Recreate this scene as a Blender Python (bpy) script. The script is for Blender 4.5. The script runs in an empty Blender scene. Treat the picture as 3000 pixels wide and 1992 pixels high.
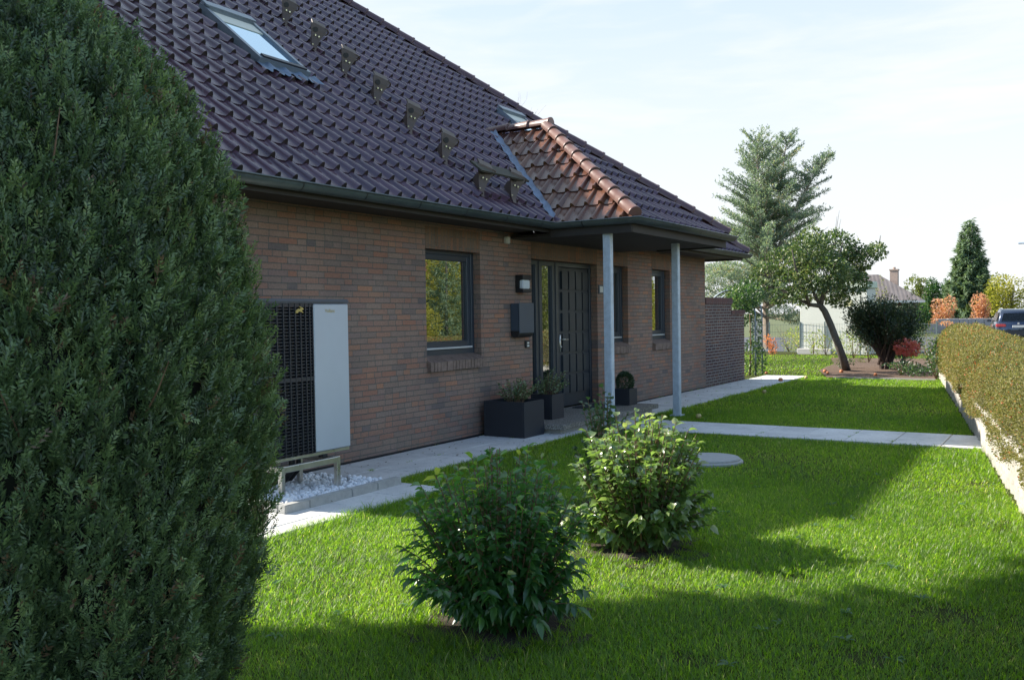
import bpy, bmesh, math, random
import numpy as np
from mathutils import Vector, Matrix
rng = np.random.default_rng(7)
random.seed(7)
R = math.radians
C = bpy.context.scene
COL = C.collection

# ------------------------------------------------------------------ materials
def nt(name):
    m = bpy.data.materials.new(name); m.use_nodes = True
    t = m.node_tree; t.nodes.clear()
    o = t.nodes.new('ShaderNodeOutputMaterial')
    return m, t, o
def N(t, typ, **kw):
    n = t.nodes.new(typ)
    for k, v in kw.items():
        if k in n.inputs: n.inputs[k].default_value = v
        else: setattr(n, k, v)
    return n
def L(t, a, b): t.links.new(a, b)
def math_(t, op, a, b=None):
    n = t.nodes.new('ShaderNodeMath'); n.operation = op
    for i, v in enumerate((a, b)):
        if v is None: continue
        if isinstance(v, (int, float)): n.inputs[i].default_value = v
        else: L(t, v, n.inputs[i])
    return n.outputs[0]
def ramp(t, stops, fac, interp='LINEAR'):
    r = t.nodes.new('ShaderNodeValToRGB'); r.color_ramp.interpolation = interp
    el = r.color_ramp.elements
    while len(el) < len(stops): el.new(0.5)
    for e, (p, c) in zip(el, stops): e.position = p; e.color = (*c, 1) if len(c) == 3 else c
    L(t, fac, r.inputs[0]); return r.outputs[0]
def mixc(t, fac, a, b, blend='MIX'):
    n = t.nodes.new('ShaderNodeMix'); n.data_type = 'RGBA'; n.blend_type = blend
    for i, v in ((0, fac), (6, a), (7, b)):
        if isinstance(v, (int, float)): n.inputs[i].default_value = v
        elif isinstance(v, tuple): n.inputs[i].default_value = (*v, 1)
        else: L(t, v, n.inputs[i])
    return n.outputs[2]
def objco(t): return N(t, 'ShaderNodeTexCoord').outputs['Object']
def noise(t, vec, scale, detail=4, rough=.6):
    n = N(t, 'ShaderNodeTexNoise'); n.inputs['Scale'].default_value = scale
    n.inputs['Detail'].default_value = detail; n.inputs['Roughness'].default_value = rough
    L(t, vec, n.inputs['Vector']); return n.outputs[0]
def bump(t, h, strength, dist):
    b = N(t, 'ShaderNodeBump'); b.inputs['Strength'].default_value = strength
    b.inputs['Distance'].default_value = dist; L(t, h, b.inputs['Height']); return b.outputs[0]

def simple(name, col, rough=.6, metal=0., var=.18, scale=8., bumpd=0., spec=.5, col2=None, coat=0.):
    m, t, o = nt(name)
    p = N(t, 'ShaderNodeBsdfPrincipled'); L(t, p.outputs[0], o.inputs[0])
    co = objco(t)
    n1 = noise(t, co, scale, 6, .65)
    n2 = noise(t, co, scale * 6, 4, .6)
    f = math_(t, 'ADD', math_(t, 'MULTIPLY', n1, .65), math_(t, 'MULTIPLY', n2, .35))
    a = tuple(c * (1 - var) for c in col); b = col2 or tuple(min(1, c * (1 + var)) for c in col)
    L(t, ramp(t, [(.32, a), (.68, b)], f), p.inputs['Base Color'])
    rr = math_(t, 'ADD', math_(t, 'MULTIPLY', n1, .25), rough - .12)
    L(t, rr, p.inputs['Roughness'])
    p.inputs['Metallic'].default_value = metal
    p.inputs['Specular IOR Level'].default_value = spec
    p.inputs['Coat Weight'].default_value = coat
    if bumpd: L(t, bump(t, f, .6, bumpd), p.inputs['Normal'])
    return m

def leafmat(name, stops, trans=.35, gloss=.06, rough=.45, attr='tone'):
    m, t, o = nt(name)
    a = N(t, 'ShaderNodeAttribute'); a.attribute_name = attr
    c = ramp(t, stops, a.outputs['Fac'])
    d = N(t, 'ShaderNodeBsdfDiffuse'); L(t, c, d.inputs[0])
    tr = N(t, 'ShaderNodeBsdfTranslucent')
    tc = mixc(t, .55, c, (.7, .82, .1), 'MULTIPLY')
    hs = N(t, 'ShaderNodeHueSaturation'); hs.inputs['Value'].default_value = 3.7; L(t, tc, hs.inputs['Color'])
    L(t, hs.outputs[0], tr.inputs[0])
    mx = N(t, 'ShaderNodeMixShader'); mx.inputs[0].default_value = trans
    L(t, d.outputs[0], mx.inputs[1]); L(t, tr.outputs[0], mx.inputs[2])
    g = N(t, 'ShaderNodeBsdfGlossy'); g.inputs['Roughness'].default_value = rough
    m2 = N(t, 'ShaderNodeMixShader'); m2.inputs[0].default_value = gloss
    L(t, mx.outputs[0], m2.inputs[1]); L(t, g.outputs[0], m2.inputs[2])
    L(t, m2.outputs[0], o.inputs[0])
    return m

def brickmat(name, vertical=False, course=.0625, length=.25, joint=.009, palette=None, mortar=(.13, .127, .118), rnd=True, proud=.006):
    palette = palette or [(.0, (.15, .142, .15)), (.05, (.22, .185, .168)), (.2, (.265, .21, .182)), (.33, (.305, .19, .148)),
                          (.46, (.235, .205, .188)), (.58, (.28, .22, .188)), (.70, (.23, .19, .182)), (.80, (.305, .175, .132)), (.9, (.26, .205, .175)), (.965, (.36, .21, .145)), (1., (.18, .168, .172))]
    m, t, o = nt(name)
    p = N(t, 'ShaderNodeBsdfPrincipled'); L(t, p.outputs[0], o.inputs[0])
    co = objco(t)
    s = N(t, 'ShaderNodeSeparateXYZ'); L(t, co, s.inputs[0])
    u = math_(t, 'ADD', s.outputs[0], s.outputs[1]); v = s.outputs[2]
    if vertical: u, v = v, u
    # slight wobble so courses are not ruler straight
    wob = noise(t, co, 3., 2)
    v2 = math_(t, 'ADD', v, math_(t, 'MULTIPLY', math_(t, 'SUBTRACT', wob, .5), .006))
    rowf = math_(t, 'DIVIDE', v2, course); row = math_(t, 'FLOOR', rowf)
    wn = N(t, 'ShaderNodeTexWhiteNoise', noise_dimensions='1D'); L(t, math_(t, 'ADD', row, .37), wn.inputs['W'])
    off = math_(t, 'ADD', math_(t, 'MULTIPLY', math_(t, 'MODULO', row, 2.), .5), math_(t, 'MULTIPLY', wn.outputs[0], .3 if rnd else 0.))
    uf = math_(t, 'ADD', math_(t, 'DIVIDE', u, length), off); colm = math_(t, 'FLOOR', uf)
    cx = N(t, 'ShaderNodeCombineXYZ'); L(t, colm, cx.inputs[0]); L(t, row, cx.inputs[1])
    w2 = N(t, 'ShaderNodeTexWhiteNoise', noise_dimensions='2D'); L(t, cx.outputs[0], w2.inputs['Vector'])
    # some stretchers are split into two headers
    w3 = N(t, 'ShaderNodeTexWhiteNoise', noise_dimensions='3D')
    c3 = N(t, 'ShaderNodeCombineXYZ'); L(t, colm, c3.inputs[0]); L(t, row, c3.inputs[1]); c3.inputs[2].default_value = 5.3
    L(t, c3.outputs[0], w3.inputs['Vector'])
    fr = math_(t, 'FRACT', uf); split = math_(t, 'GREATER_THAN', w3.outputs[0], .78)
    half = math_(t, 'GREATER_THAN', fr, .5)
    idv = math_(t, 'FRACT', math_(t, 'ADD', w2.outputs[0], math_(t, 'MULTIPLY', math_(t, 'MULTIPLY', split, half), .41)))
    cl = mixc(t, 1., ramp(t, palette, idv), (1.04, .9, .83), 'MULTIPLY')
    n1 = noise(t, co, 45., 5, .7); n0 = noise(t, co, 1.1, 4, .6)
    cl = mixc(t, 1., cl, ramp(t, [(.25, (.74, .74, .75)), (.75, (1.22, 1.2, 1.19))], n1), 'MULTIPLY')
    fv = math_(t, 'FRACT', rowf)
    ju = joint / length; jv = joint / course
    e1 = math_(t, 'LESS_THAN', fr, ju); e2 = math_(t, 'LESS_THAN', fv, jv)
    e3 = math_(t, 'MULTIPLY', split, math_(t, 'LESS_THAN', math_(t, 'ABSOLUTE', math_(t, 'SUBTRACT', fr, .52)), ju * .5))
    mk = math_(t, 'MAXIMUM', math_(t, 'MAXIMUM', e1, e2), e3)
    mo = mixc(t, 1., mortar, ramp(t, [(.3, (.7, .7, .68)), (.7, (1.25, 1.25, 1.2))], n1), 'MULTIPLY')
    c = mixc(t, mk, cl, mo)
    c = mixc(t, 1., c, ramp(t, [(.3, (.82, .83, .85)), (.7, (1.14, 1.12, 1.08))], n0), 'MULTIPLY')
    foot = math_(t, 'MULTIPLY', ramp(t, [(.0, (1, 1, 1)), (.42, (0, 0, 0))], s.outputs[2]), ramp(t, [(.42, (0, 0, 0)), (.66, (.7, .7, .7))], noise(t, co, 4.5, 6, .7)))
    c = mixc(t, foot, c, (.15, .155, .125))
    L(t, c, p.inputs['Base Color'])
    p.inputs['Roughness'].default_value = .85; p.inputs['Specular IOR Level'].default_value = .25
    h = math_(t, 'ADD', math_(t, 'SUBTRACT', 1., mk), math_(t, 'MULTIPLY', n1, .35))
    L(t, bump(t, h, .9, proud), p.inputs['Normal'])
    return m

def tilemat(name, base, base2, moss, rough=.3):
    m, t, o = nt(name)
    p = N(t, 'ShaderNodeBsdfPrincipled'); L(t, p.outputs[0], o.inputs[0])
    a = N(t, 'ShaderNodeAttribute'); a.attribute_name = 'tone'
    co = objco(t)
    n1 = noise(t, co, 9., 6, .7); n2 = noise(t, co, 70., 3, .6)
    c = mixc(t, a.outputs['Fac'], base, base2)
    mf = ramp(t, [(.52, (0, 0, 0)), (.7, (1, 1, 1))], math_(t, 'ADD', math_(t, 'MULTIPLY', n1, .7), math_(t, 'MULTIPLY', n2, .3)))
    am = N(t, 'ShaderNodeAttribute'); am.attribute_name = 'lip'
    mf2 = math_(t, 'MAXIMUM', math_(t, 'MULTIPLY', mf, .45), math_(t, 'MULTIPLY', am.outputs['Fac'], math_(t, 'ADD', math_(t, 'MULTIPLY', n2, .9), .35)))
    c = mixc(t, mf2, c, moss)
    L(t, c, p.inputs['Base Color'])
    L(t, math_(t, 'ADD', math_(t, 'MULTIPLY', mf2, .5), math_(t, 'ADD', math_(t, 'MULTIPLY', n1, .2), rough - .1)), p.inputs['Roughness'])
    p.inputs['Specular IOR Level'].default_value = .6
    L(t, bump(t, n2, .25, .004), p.inputs['Normal'])
    return m

def glassmat(name, refl=.3, tint=(.9, .95, 1), dark=(.008, .01, .012)):
    m, t, o = nt(name)
    d = N(t, 'ShaderNodeBsdfDiffuse'); d.inputs[0].default_value = (*dark, 1)
    g = N(t, 'ShaderNodeBsdfGlossy'); g.inputs['Roughness'].default_value = .012; g.inputs[0].default_value = (*tint, 1)
    co = objco(t)
    L(t, bump(t, noise(t, co, 1.6, 1), .012, .05), g.inputs['Normal'])
    fr = N(t, 'ShaderNodeFresnel'); fr.inputs[0].default_value = 1.5
    f = math_(t, 'ADD', math_(t, 'MULTIPLY', fr.outputs[0], 1.2), refl - .08)
    mx = N(t, 'ShaderNodeMixShader'); L(t, f, mx.inputs[0])
    L(t, d.outputs[0], mx.inputs[1]); L(t, g.outputs[0], mx.inputs[2]); L(t, mx.outputs[0], o.inputs[0])
    return m

M = {}
M['brick'] = brickmat('brick_wall')
M['soldier'] = brickmat('brick_soldier', vertical=True, palette=[(0, (.16, .125, .1)), (.35, (.22, .155, .115)), (.7, (.18, .145, .12)), (1, (.26, .15, .1))], rnd=False)
M['brick_cut'] = simple('brick_sill', (.2, .14, .115), .85, var=.45, scale=9, bumpd=.004)
M['gwall'] = brickmat('garden_wall_brick', joint=.016, palette=[(0, (.075, .05, .06)), (.4, (.12, .07, .068)), (.7, (.095, .062, .07)), (1, (.15, .08, .065))], mortar=(.3, .29, .28), proud=.012)
M['tile'] = tilemat('roof_tile_shaded', (.072, .044, .064), (.112, .062, .084), (.024, .022, .014), .19)  # shaded copy of the tile: purple of the sky-lit shade put into the colour
M['tile_sunlit'] = tilemat('roof_tile_sunlit', (.1, .05, .044), (.165, .075, .046), (.17, .085, .03), .2)  # same tile on the sunny porch slopes: sunlit orange put into the colour
M['cap'] = tilemat('ridge_cap', (.125, .062, .052), (.165, .08, .062), (.07, .055, .03), .4)
M['cap_dark'] = tilemat('ridge_cap_dark', (.085, .042, .052), (.11, .055, .06), (.03, .028, .02), .45)
M['zinc'] = simple('weathered_zinc', (.095, .115, .12), .45, metal=.55, var=.2, scale=5)
M['lead'] = simple('lead_flashing', (.13, .18, .26), .5, metal=.3, var=.5, scale=7, bumpd=.004)
M['soffit'] = simple('dark_soffit', (.035, .03, .027), .7, var=.25, scale=6)
M['anthracite'] = simple('anthracite_frame', (.028, .038, .052), .38, var=.1, scale=4)
M['doorpaint'] = simple('door_paint', (.02, .029, .04), .5, var=.1, scale=4)
M['black'] = simple('matte_black', (.012, .013, .016), .55, var=.2)
M['alu'] = simple('pale_aluminium', (.5, .53, .56), .35, metal=.3, var=.08)
M['steel'] = simple('brushed_steel', (.55, .55, .53), .3, metal=.9, var=.1)
M['galv'] = simple('galvanised_steel', (.48, .55, .62), .5, metal=.2, var=.2, scale=14)
M['panel'] = simple('silver_panel', (.47, .51, .56), .42, metal=.15, var=.03, scale=2)
M['pumpdark'] = simple('pump_dark', (.02, .026, .038), .45, var=.15)
M['pumpcover'] = simple('pump_cover', (.07, .085, .11), .4, var=.1)
M['fins'] = simple('grille_fins', (.022, .026, .034), .4, var=.1)
M['gold'] = simple('gold_print', (.5, .36, .1), .45, var=.1)
M['white'] = simple('white_plastic', (.62, .62, .58), .4, var=.06)
M['lampglass'] = simple('frosted_glass', (.6, .66, .72), .3, var=.05)
M['mail'] = simple('mailbox_coat', (.05, .07, .1), .42, var=.08)
M['planter'] = simple('fibre_cement_black', (.02, .023, .03), .6, var=.2, scale=14, bumpd=.002)
M['soil'] = simple('soil', (.05, .035, .024), .95, var=.5, scale=14, bumpd=.03)
M['mulch'] = simple('bark_mulch', (.12, .075, .05), .95, var=.6, scale=30, bumpd=.03)
M['concrete'] = simple('kerb_concrete', (.4, .39, .36), .85, var=.2, scale=20, bumpd=.003)
M['palisade'] = simple('palisade_concrete', (.42, .395, .35), .9, var=.36, scale=9, bumpd=.008)
M['lid'] = simple('well_concrete', (.38, .38, .36), .85, var=.16, scale=22, bumpd=.003)
M['bark'] = simple('bark', (.1, .085, .07), .9, var=.5, scale=18, bumpd=.02)
M['bark_pale'] = simple('pale_bark', (.3, .24, .19), .9, var=.35, scale=16, bumpd=.02)
M['stem'] = simple('brown_stem', (.17, .1, .055), .75, var=.4, scale=20)
M['twig_dark'] = simple('dark_twig', (.06, .04, .032), .85, var=.4, scale=20)
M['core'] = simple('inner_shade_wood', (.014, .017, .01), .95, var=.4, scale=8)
M['skyframe'] = simple('skylight_frame', (.2, .24, .28), .4, metal=.4, var=.12)
M['hookm'] = simple('brown_bracket', (.07, .047, .036), .5, metal=.1, var=.12, scale=12)
M['mossy'] = simple('mossy_board', (.05, .048, .035), .85, var=.5, scale=20, bumpd=.004)
M['bolt'] = simple('bright_bolt', (.85, .85, .85), .18, metal=1., var=.02)
M['mat'] = simple('door_mat', (.035, .038, .045), .95, var=.3, scale=40, bumpd=.004)
M['glass'] = glassmat('window_glass', .42)
M['skyglass'] = glassmat('skylight_glass', .62, (.75, .9, 1.), (.12, .2, .32))
M['asphalt'] = simple('asphalt', (.075, .08, .09), .9, var=.25, scale=2.5, bumpd=.004)
M['cream'] = simple('cream_render', (.62, .62, .54), .8, var=.05, scale=2, bumpd=.002)
M['creamcap'] = simple('greenish_cap', (.6, .66, .52), .8, var=.06, scale=2)
M['sign'] = simple('sign_yellow', (.85, .8, .45), .5, var=.05)
M['fence'] = simple('green_wire', (.16, .2, .19), .5, metal=.3, var=.1)
M['board'] = simple('grey_boards', (.42, .42, .42), .8, var=.12, scale=6)
M['nroof'] = simple('old_roof_tiles', (.21, .165, .155), .85, var=.15, scale=6, bumpd=.02)
M['nwall'] = simple('dark_clinker', (.05, .04, .036), .85, var=.3, scale=6)
M['nred'] = simple('red_clinker', (.2, .07, .05), .85, var=.3, scale=6)
M['chim'] = simple('chimney_clinker', (.36, .27, .22), .85, var=.2, scale=6)
M['lowwall'] = simple('low_wall_stone', (.34, .31, .29), .9, var=.4, scale=3, bumpd=.02)
M['carpaint'] = simple('dark_blue_paint', (.022, .036, .07), .25, metal=.5, var=.03, coat=.8)
M['cargloss'] = simple('car_glass', (.01, .014, .016), .06, var=.02, spec=.8)
M['carplast'] = simple('car_plastic', (.025, .028, .032), .55, var=.1)
M['tail'] = simple('tail_red', (.55, .03, .04), .2, var=.1, spec=.8)
M['rubber'] = simple('rubber', (.02, .02, .02), .8, var=.2)
M['apple'] = simple('ripe_apple', (.52, .11, .05), .4, var=.25, scale=14, col2=(.62, .28, .1))
M['pinkflower'] = leafmat('coral_petals', [(0, (.45, .1, .08)), (.5, (.6, .22, .16)), (1, (.62, .12, .12))], .2)

def granite():
    m, t, o = nt('washed_concrete')
    p = N(t, 'ShaderNodeBsdfPrincipled'); L(t, p.outputs[0], o.inputs[0])
    co = objco(t)
    v = N(t, 'ShaderNodeTexVoronoi'); v.inputs['Scale'].default_value = 75.; L(t, co, v.inputs['Vector'])
    s = N(t, 'ShaderNodeSeparateColor'); L(t, v.outputs['Color'], s.inputs[0])
    c = ramp(t, [(0, (.12, .11, .1)), (.3, (.28, .25, .2)), (.6, (.4, .38, .33)), (.85, (.2, .17, .14)), (1, (.5, .48, .44))], s.outputs[0])
    c = mixc(t, math_(t, 'GREATER_THAN', v.outputs['Distance'], .55), c, (.14, .13, .115))
    L(t, c, p.inputs['Base Color']); p.inputs['Roughness'].default_value = .75
    L(t, bump(t, math_(t, 'SUBTRACT', 1., v.outputs['Distance']), .8, .006), p.inputs['Normal'])
    return m
M['granite'] = granite()

def slabmat():
    m, t, o = nt('paving_slab')
    p = N(t, 'ShaderNodeBsdfPrincipled'); L(t, p.outputs[0], o.inputs[0])
    a = N(t, 'ShaderNodeAttribute'); a.attribute_name = 'tone'
    co = objco(t)
    n1 = noise(t, co, 2.2, 6, .65); n2 = noise(t, co, 60, 4, .7); n3 = noise(t, co, 11, 5, .7)
    c = ramp(t, [(0, (.64, .63, .605)), (1, (.73, .72, .69))], a.outputs['Fac'])
    c = mixc(t, 1., c, ramp(t, [(.3, (.8, .8, .8)), (.7, (1.12, 1.11, 1.1))], n1), 'MULTIPLY')
    c = mixc(t, 1., c, ramp(t, [(.3, (.84, .84, .84)), (.7, (1.1, 1.1, 1.1))], n2), 'MULTIPLY')
    c = mixc(t, ramp(t, [(.55, (0, 0, 0)), (.74, (.5, .5, .5))], n3), c, (.26, .26, .23))
    L(t, c, p.inputs['Base Color']); p.inputs['Roughness'].default_value = .85
    L(t, bump(t, n2, .3, .002), p.inputs['Normal'])
    return m
M['slab'] = slabmat()

def lawnmat():
    m, t, o = nt('lawn_soil')
    p = N(t, 'ShaderNodeBsdfPrincipled'); L(t, p.outputs[0], o.inputs[0])
    co = objco(t)
    n1 = noise(t, co, 30, 5, .7); n2 = noise(t, co, .8, 4, .6)
    c = ramp(t, [(.3, (.05, .05, .02)), (.6, (.07, .085, .025)), (.75, (.11, .09, .05))], n1)
    c = mixc(t, ramp(t, [(.62, (0, 0, 0)), (.72, (.6, .6, .6))], n2), c, (.075, .05, .03))
    L(t, c, p.inputs['Base Color']); p.inputs['Roughness'].default_value = .95
    p.inputs['Specular IOR Level'].default_value = .1
    L(t, bump(t, n1, 1., .04), p.inputs['Normal'])
    return m
M['lawn'] = lawnmat()
def fieldmat():
    m, t, o = nt('far_ground')
    p = N(t, 'ShaderNodeBsdfPrincipled'); L(t, p.outputs[0], o.inputs[0])
    co = objco(t)
    c = ramp(t, [(.35, (.07, .1, .03)), (.6, (.11, .12, .05)), (.8, (.16, .14, .08))], noise(t, co, .35, 8, .7))
    L(t, c, p.inputs['Base Color']); p.inputs['Roughness'].default_value = .95
    return m
M['field'] = fieldmat()

G = lambda *s: list(s)
M['grass'] = leafmat('grass_blades', [(0, (.045, .1, .007)), (.45, (.115, .2, .01)), (.78, (.19, .265, .022)), (.93, (.24, .28, .06)), (1, (.36, .31, .15))], .58, .04, .45)
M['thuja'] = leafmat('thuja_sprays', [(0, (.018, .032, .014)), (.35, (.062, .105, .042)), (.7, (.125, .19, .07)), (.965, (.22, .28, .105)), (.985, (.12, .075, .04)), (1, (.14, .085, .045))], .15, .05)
M['bush1'] = leafmat('lance_leaves', [(0, (.022, .07, .02)), (.6, (.045, .125, .03)), (.9, (.08, .17, .035)), (1, (.24, .28, .06))], .42, .07, .35)
M['bush2'] = leafmat('oval_leaves', [(0, (.06, .105, .03)), (.5, (.11, .17, .05)), (.85, (.19, .25, .09)), (1, (.3, .32, .13))], .38, .1, .3)
M['bush3'] = leafmat('deep_green_leaves', [(0, (.02, .05, .02)), (1, (.06, .11, .04))], .3, .08, .4)
M['potleaf'] = leafmat('variegated_leaves', [(0, (.04, .085, .035)), (.6, (.09, .15, .06)), (1, (.3, .36, .24))], .3, .08)
M['box'] = leafmat('box_leaves', [(0, (.012, .035, .012)), (1, (.035, .075, .022))], .2, .06)
M['hedge'] = leafmat('cotoneaster_leaves', [(0, (.08, .085, .028)), (.45, (.17, .16, .056)), (.8, (.24, .215, .085)), (.95, (.29, .245, .1)), (.975, (.35, .12, .05)), (1, (.4, .1, .04))], .22, .02)
M['cedar'] = leafmat('cedar_needles', [(0, (.075, .11, .09)), (.5, (.155, .2, .165)), (.85, (.23, .265, .19)), (1, (.36, .28, .14))], .3, .04)
M['apple_leaf'] = leafmat('apple_leaves', [(0, (.028, .058, .018)), (.5, (.07, .115, .036)), (.85, (.15, .19, .075)), (1, (.27, .28, .13))], .2, .06)
M['yew'] = leafmat('yew_needles', [(0, (.012, .025, .014)), (.8, (.028, .05, .024)), (1, (.06, .08, .03))], .12, .04)
M['spruce'] = leafmat('spruce_needles', [(0, (.07, .11, .075)), (.6, (.14, .2, .12)), (1, (.22, .27, .15))], .2, .03)
M['conif'] = leafmat('conifer_green', [(0, (.02, .06, .02)), (.7, (.045, .11, .035)), (1, (.1, .15, .04))], .2, .03)
M['orange'] = leafmat('orange_leaves', [(0, (.36, .15, .09)), (.6, (.5, .25, .16)), (1, (.52, .35, .24))], .25, .03)
M['yellow'] = leafmat('yellow_leaves', [(0, (.13, .14, .022)), (.6, (.26, .245, .035)), (1, (.36, .31, .06))], .3, .03)
M['olive'] = leafmat('olive_leaves', [(0, (.06, .09, .025)), (1, (.16, .17, .05))], .3, .03)
M['sprig'] = leafmat('pale_sprigs', [(0, (.1, .15, .03)), (.7, (.22, .26, .07)), (1, (.35, .3, .1))], .35, .03)
M['redplant'] = leafmat('red_sprigs', [(0, (.4, .12, .05)), (1, (.55, .2, .08))], .35, .03)
M['ivy'] = leafmat('climber_leaves', [(0, (.02, .055, .02)), (.7, (.06, .11, .035)), (1, (.16, .2, .08))], .3, .06)

# ------------------------------------------------------------------ object helpers
def tag(o, label=None, cat=None, group=None, kind=None):
    for k, v in (('label', label), ('category', cat), ('group', group), ('kind', kind)):
        if v: o[k] = v
    return o
def link(name, me, mat=None, parent=None):
    if mat is not None:
        for m in (mat if isinstance(mat, (list, tuple)) else [mat]): me.materials.append(m)
    o = bpy.data.objects.new(name, me); COL.objects.link(o)
    if parent is not None:
        o.parent = parent
        o.matrix_parent_inverse = wmat(parent).inverted()
    return o
def wmat(o):
    m = Matrix.LocRotScale(o.location, o.rotation_euler, o.scale)
    if o.parent is not None: m = wmat(o.parent) @ o.matrix_parent_inverse @ m
    return m
def thing(name, loc, label, cat, group=None, rz=0.):
    o = bpy.data.objects.new(name, None); COL.objects.link(o); o.empty_display_size = .2
    o.location = loc; o.rotation_euler = (0, 0, rz)
    return tag(o, label, cat, group)
def bmobj(name, bm, mat, parent=None, smooth=False):
    me = bpy.data.meshes.new(name); bm.normal_update(); bm.to_mesh(me); bm.free()
    if smooth:
        for p in me.polygons: p.use_smooth = True
    return link(name, me, mat, parent)
def BM(): return bmesh.new()
def box(bm, x0, x1, y0, y1, z0, z1, bev=0., seg=1):
    r = bmesh.ops.create_cube(bm, size=1.)
    vs = r['verts']
    for v in vs: v.co = Vector((x0 + (v.co.x + .5) * (x1 - x0), y0 + (v.co.y + .5) * (y1 - y0), z0 + (v.co.z + .5) * (z1 - z0)))
    if bev:
        es = list({e for v in vs for e in v.link_edges})
        bmesh.ops.bevel(bm, geom=es, offset=bev, segments=seg, affect='EDGES', clamp_overlap=True)
    return vs
def tube(bm, pts, rad, sides=8, cap=True):
    pts = [Vector(p) for p in pts]; rings = []
    n = len(pts); rad = rad if hasattr(rad, '__len__') else [rad] * n
    prev = None
    for i, p in enumerate(pts):
        d = (pts[min(i + 1, n - 1)] - pts[max(i - 1, 0)]).normalized()
        if prev is None:
            a = Vector((0, 0, 1)) if abs(d.z) < .9 else Vector((1, 0, 0))
            x = d.cross(a).normalized()
        else: x = (prev - d * prev.dot(d)).normalized()
        prev = x; y = d.cross(x)
        rings.append([bm.verts.new(p + (x * math.cos(2 * math.pi * k / sides) + y * math.sin(2 * math.pi * k / sides)) * rad[i]) for k in range(sides)])
    for a, b in zip(rings, rings[1:]):
        for k in range(sides): bm.faces.new((a[k], a[(k + 1) % sides], b[(k + 1) % sides], b[k]))
    if cap:
        bm.faces.new(rings[0][::-1]); bm.faces.new(rings[-1])
def poly(bm, pts): return bm.faces.new([bm.verts.new(Vector(p)) for p in pts])
def prism(bm, pts2, fn, t0, t1):
    a = [bm.verts.new(fn(u, v, t0)) for u, v in pts2]; b = [bm.verts.new(fn(u, v, t1)) for u, v in pts2]
    n = len(a); bm.faces.new(a); bm.faces.new(b[::-1])
    for i in range(n): bm.faces.new((a[i], b[i], b[(i + 1) % n], a[(i + 1) % n]))
def boxobj(name, dims, mat, parent=None, bev=0.):
    bm = BM(); box(bm, *dims, bev=bev); bmesh.ops.recalc_face_normals(bm, faces=bm.faces); return bmobj(name, bm, mat, parent)

def npmesh(name, V, loops, sizes, tone_v=None):
    me = bpy.data.meshes.new(name)
    V = np.asarray(V, np.float32); me.vertices.add(len(V)); me.vertices.foreach_set('co', V.ravel())
    loops = np.asarray(loops, np.int32); sizes = np.asarray(sizes, np.int32)
    me.loops.add(len(loops)); me.loops.foreach_set('vertex_index', loops)
    me.polygons.add(len(sizes)); st = np.zeros(len(sizes), np.int32); st[1:] = np.cumsum(sizes)[:-1]
    me.polygons.foreach_set('loop_start', st); me.polygons.foreach_set('loop_total', sizes)
    if tone_v is not None:
        at = me.attributes.new('tone', 'FLOAT', 'POINT'); at.data.foreach_set('value', np.asarray(tone_v, np.float32))
    me.update(calc_edges=True); return me
def unit(v): return v / np.maximum(np.linalg.norm(v, axis=-1, keepdims=True), 1e-9)
def leaves(name, mat, pos, axis, nrm, ln, wd, parent=None, droop=0., fold=.25, detail=1, tone=None):
    """leaf blades: axis = direction base->tip, nrm = upper side"""
    n = len(pos); pos = np.asarray(pos); axis = unit(np.asarray(axis)); side = unit(np.cross(nrm, axis)); up = np.cross(axis, side)
    ln = np.broadcast_to(ln, n)[:, None]; wd = np.broadcast_to(wd, n)[:, None]; dz = np.array([0, 0, -1.])
    def P(t, s, f): return pos + axis * ln * t + side * wd * s * .5 + up * wd * f + dz * ln * droop * t * t
    if detail == 0:
        vs = [P(0, 0, 0), P(.5, -1, 0), P(1, 0, 0), P(.5, 1, 0)]; idx = [[0, 3, 2, 1]]; sz = [4]
    elif detail == 1:
        vs = [P(0, 0, 0), P(.45, -1, fold), P(.5, 0, 0), P(.45, 1, fold), P(1, 0, 0)]; idx = [[0, 2, 4, 1], [0, 3, 4, 2]]; sz = [4, 4]
    else:
        vs = [P(0, 0, 0), P(.28, -.9, fold), P(.3, 0, 0), P(.28, .9, fold), P(.65, -.85, fold), P(.65, 0, 0), P(.65, .85, fold), P(1, 0, -.1)]
        idx = [[0, 2, 1], [0, 3, 2], [1, 2, 5, 4], [2, 3, 6, 5], [4, 5, 7], [5, 6, 7]]; sz = [3, 3, 4, 4, 3, 3]
    k = len(vs); V = np.stack(vs, 1).reshape(-1, 3)
    fl = np.array([i for f in idx for i in f]); lo = (np.arange(n)[:, None] * k + fl[None]).ravel()
    tone = rng.random(n) if tone is None else np.clip(tone, 0, 1)
    me = npmesh(name, V, lo, np.tile(sz, n), np.repeat(tone, k))
    return link(name, me, mat, parent)
def rdir(n):
    v = rng.normal(size=(n, 3)); return unit(v)
def lump(p, f, seed=0.):
    """cheap smooth 3-D variation in [-1,1]"""
    x, y, z = p[..., 0] * f + seed, p[..., 1] * f + seed * 1.7, p[..., 2] * f - seed
    return (np.sin(x * 1.3 + np.sin(y * 1.7 + z)) + np.sin(y * 1.1 + np.sin(z * 1.9 + x * .7)) + np.sin(z * 1.5 + np.sin(x * 1.2 - y))) / 3

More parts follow.
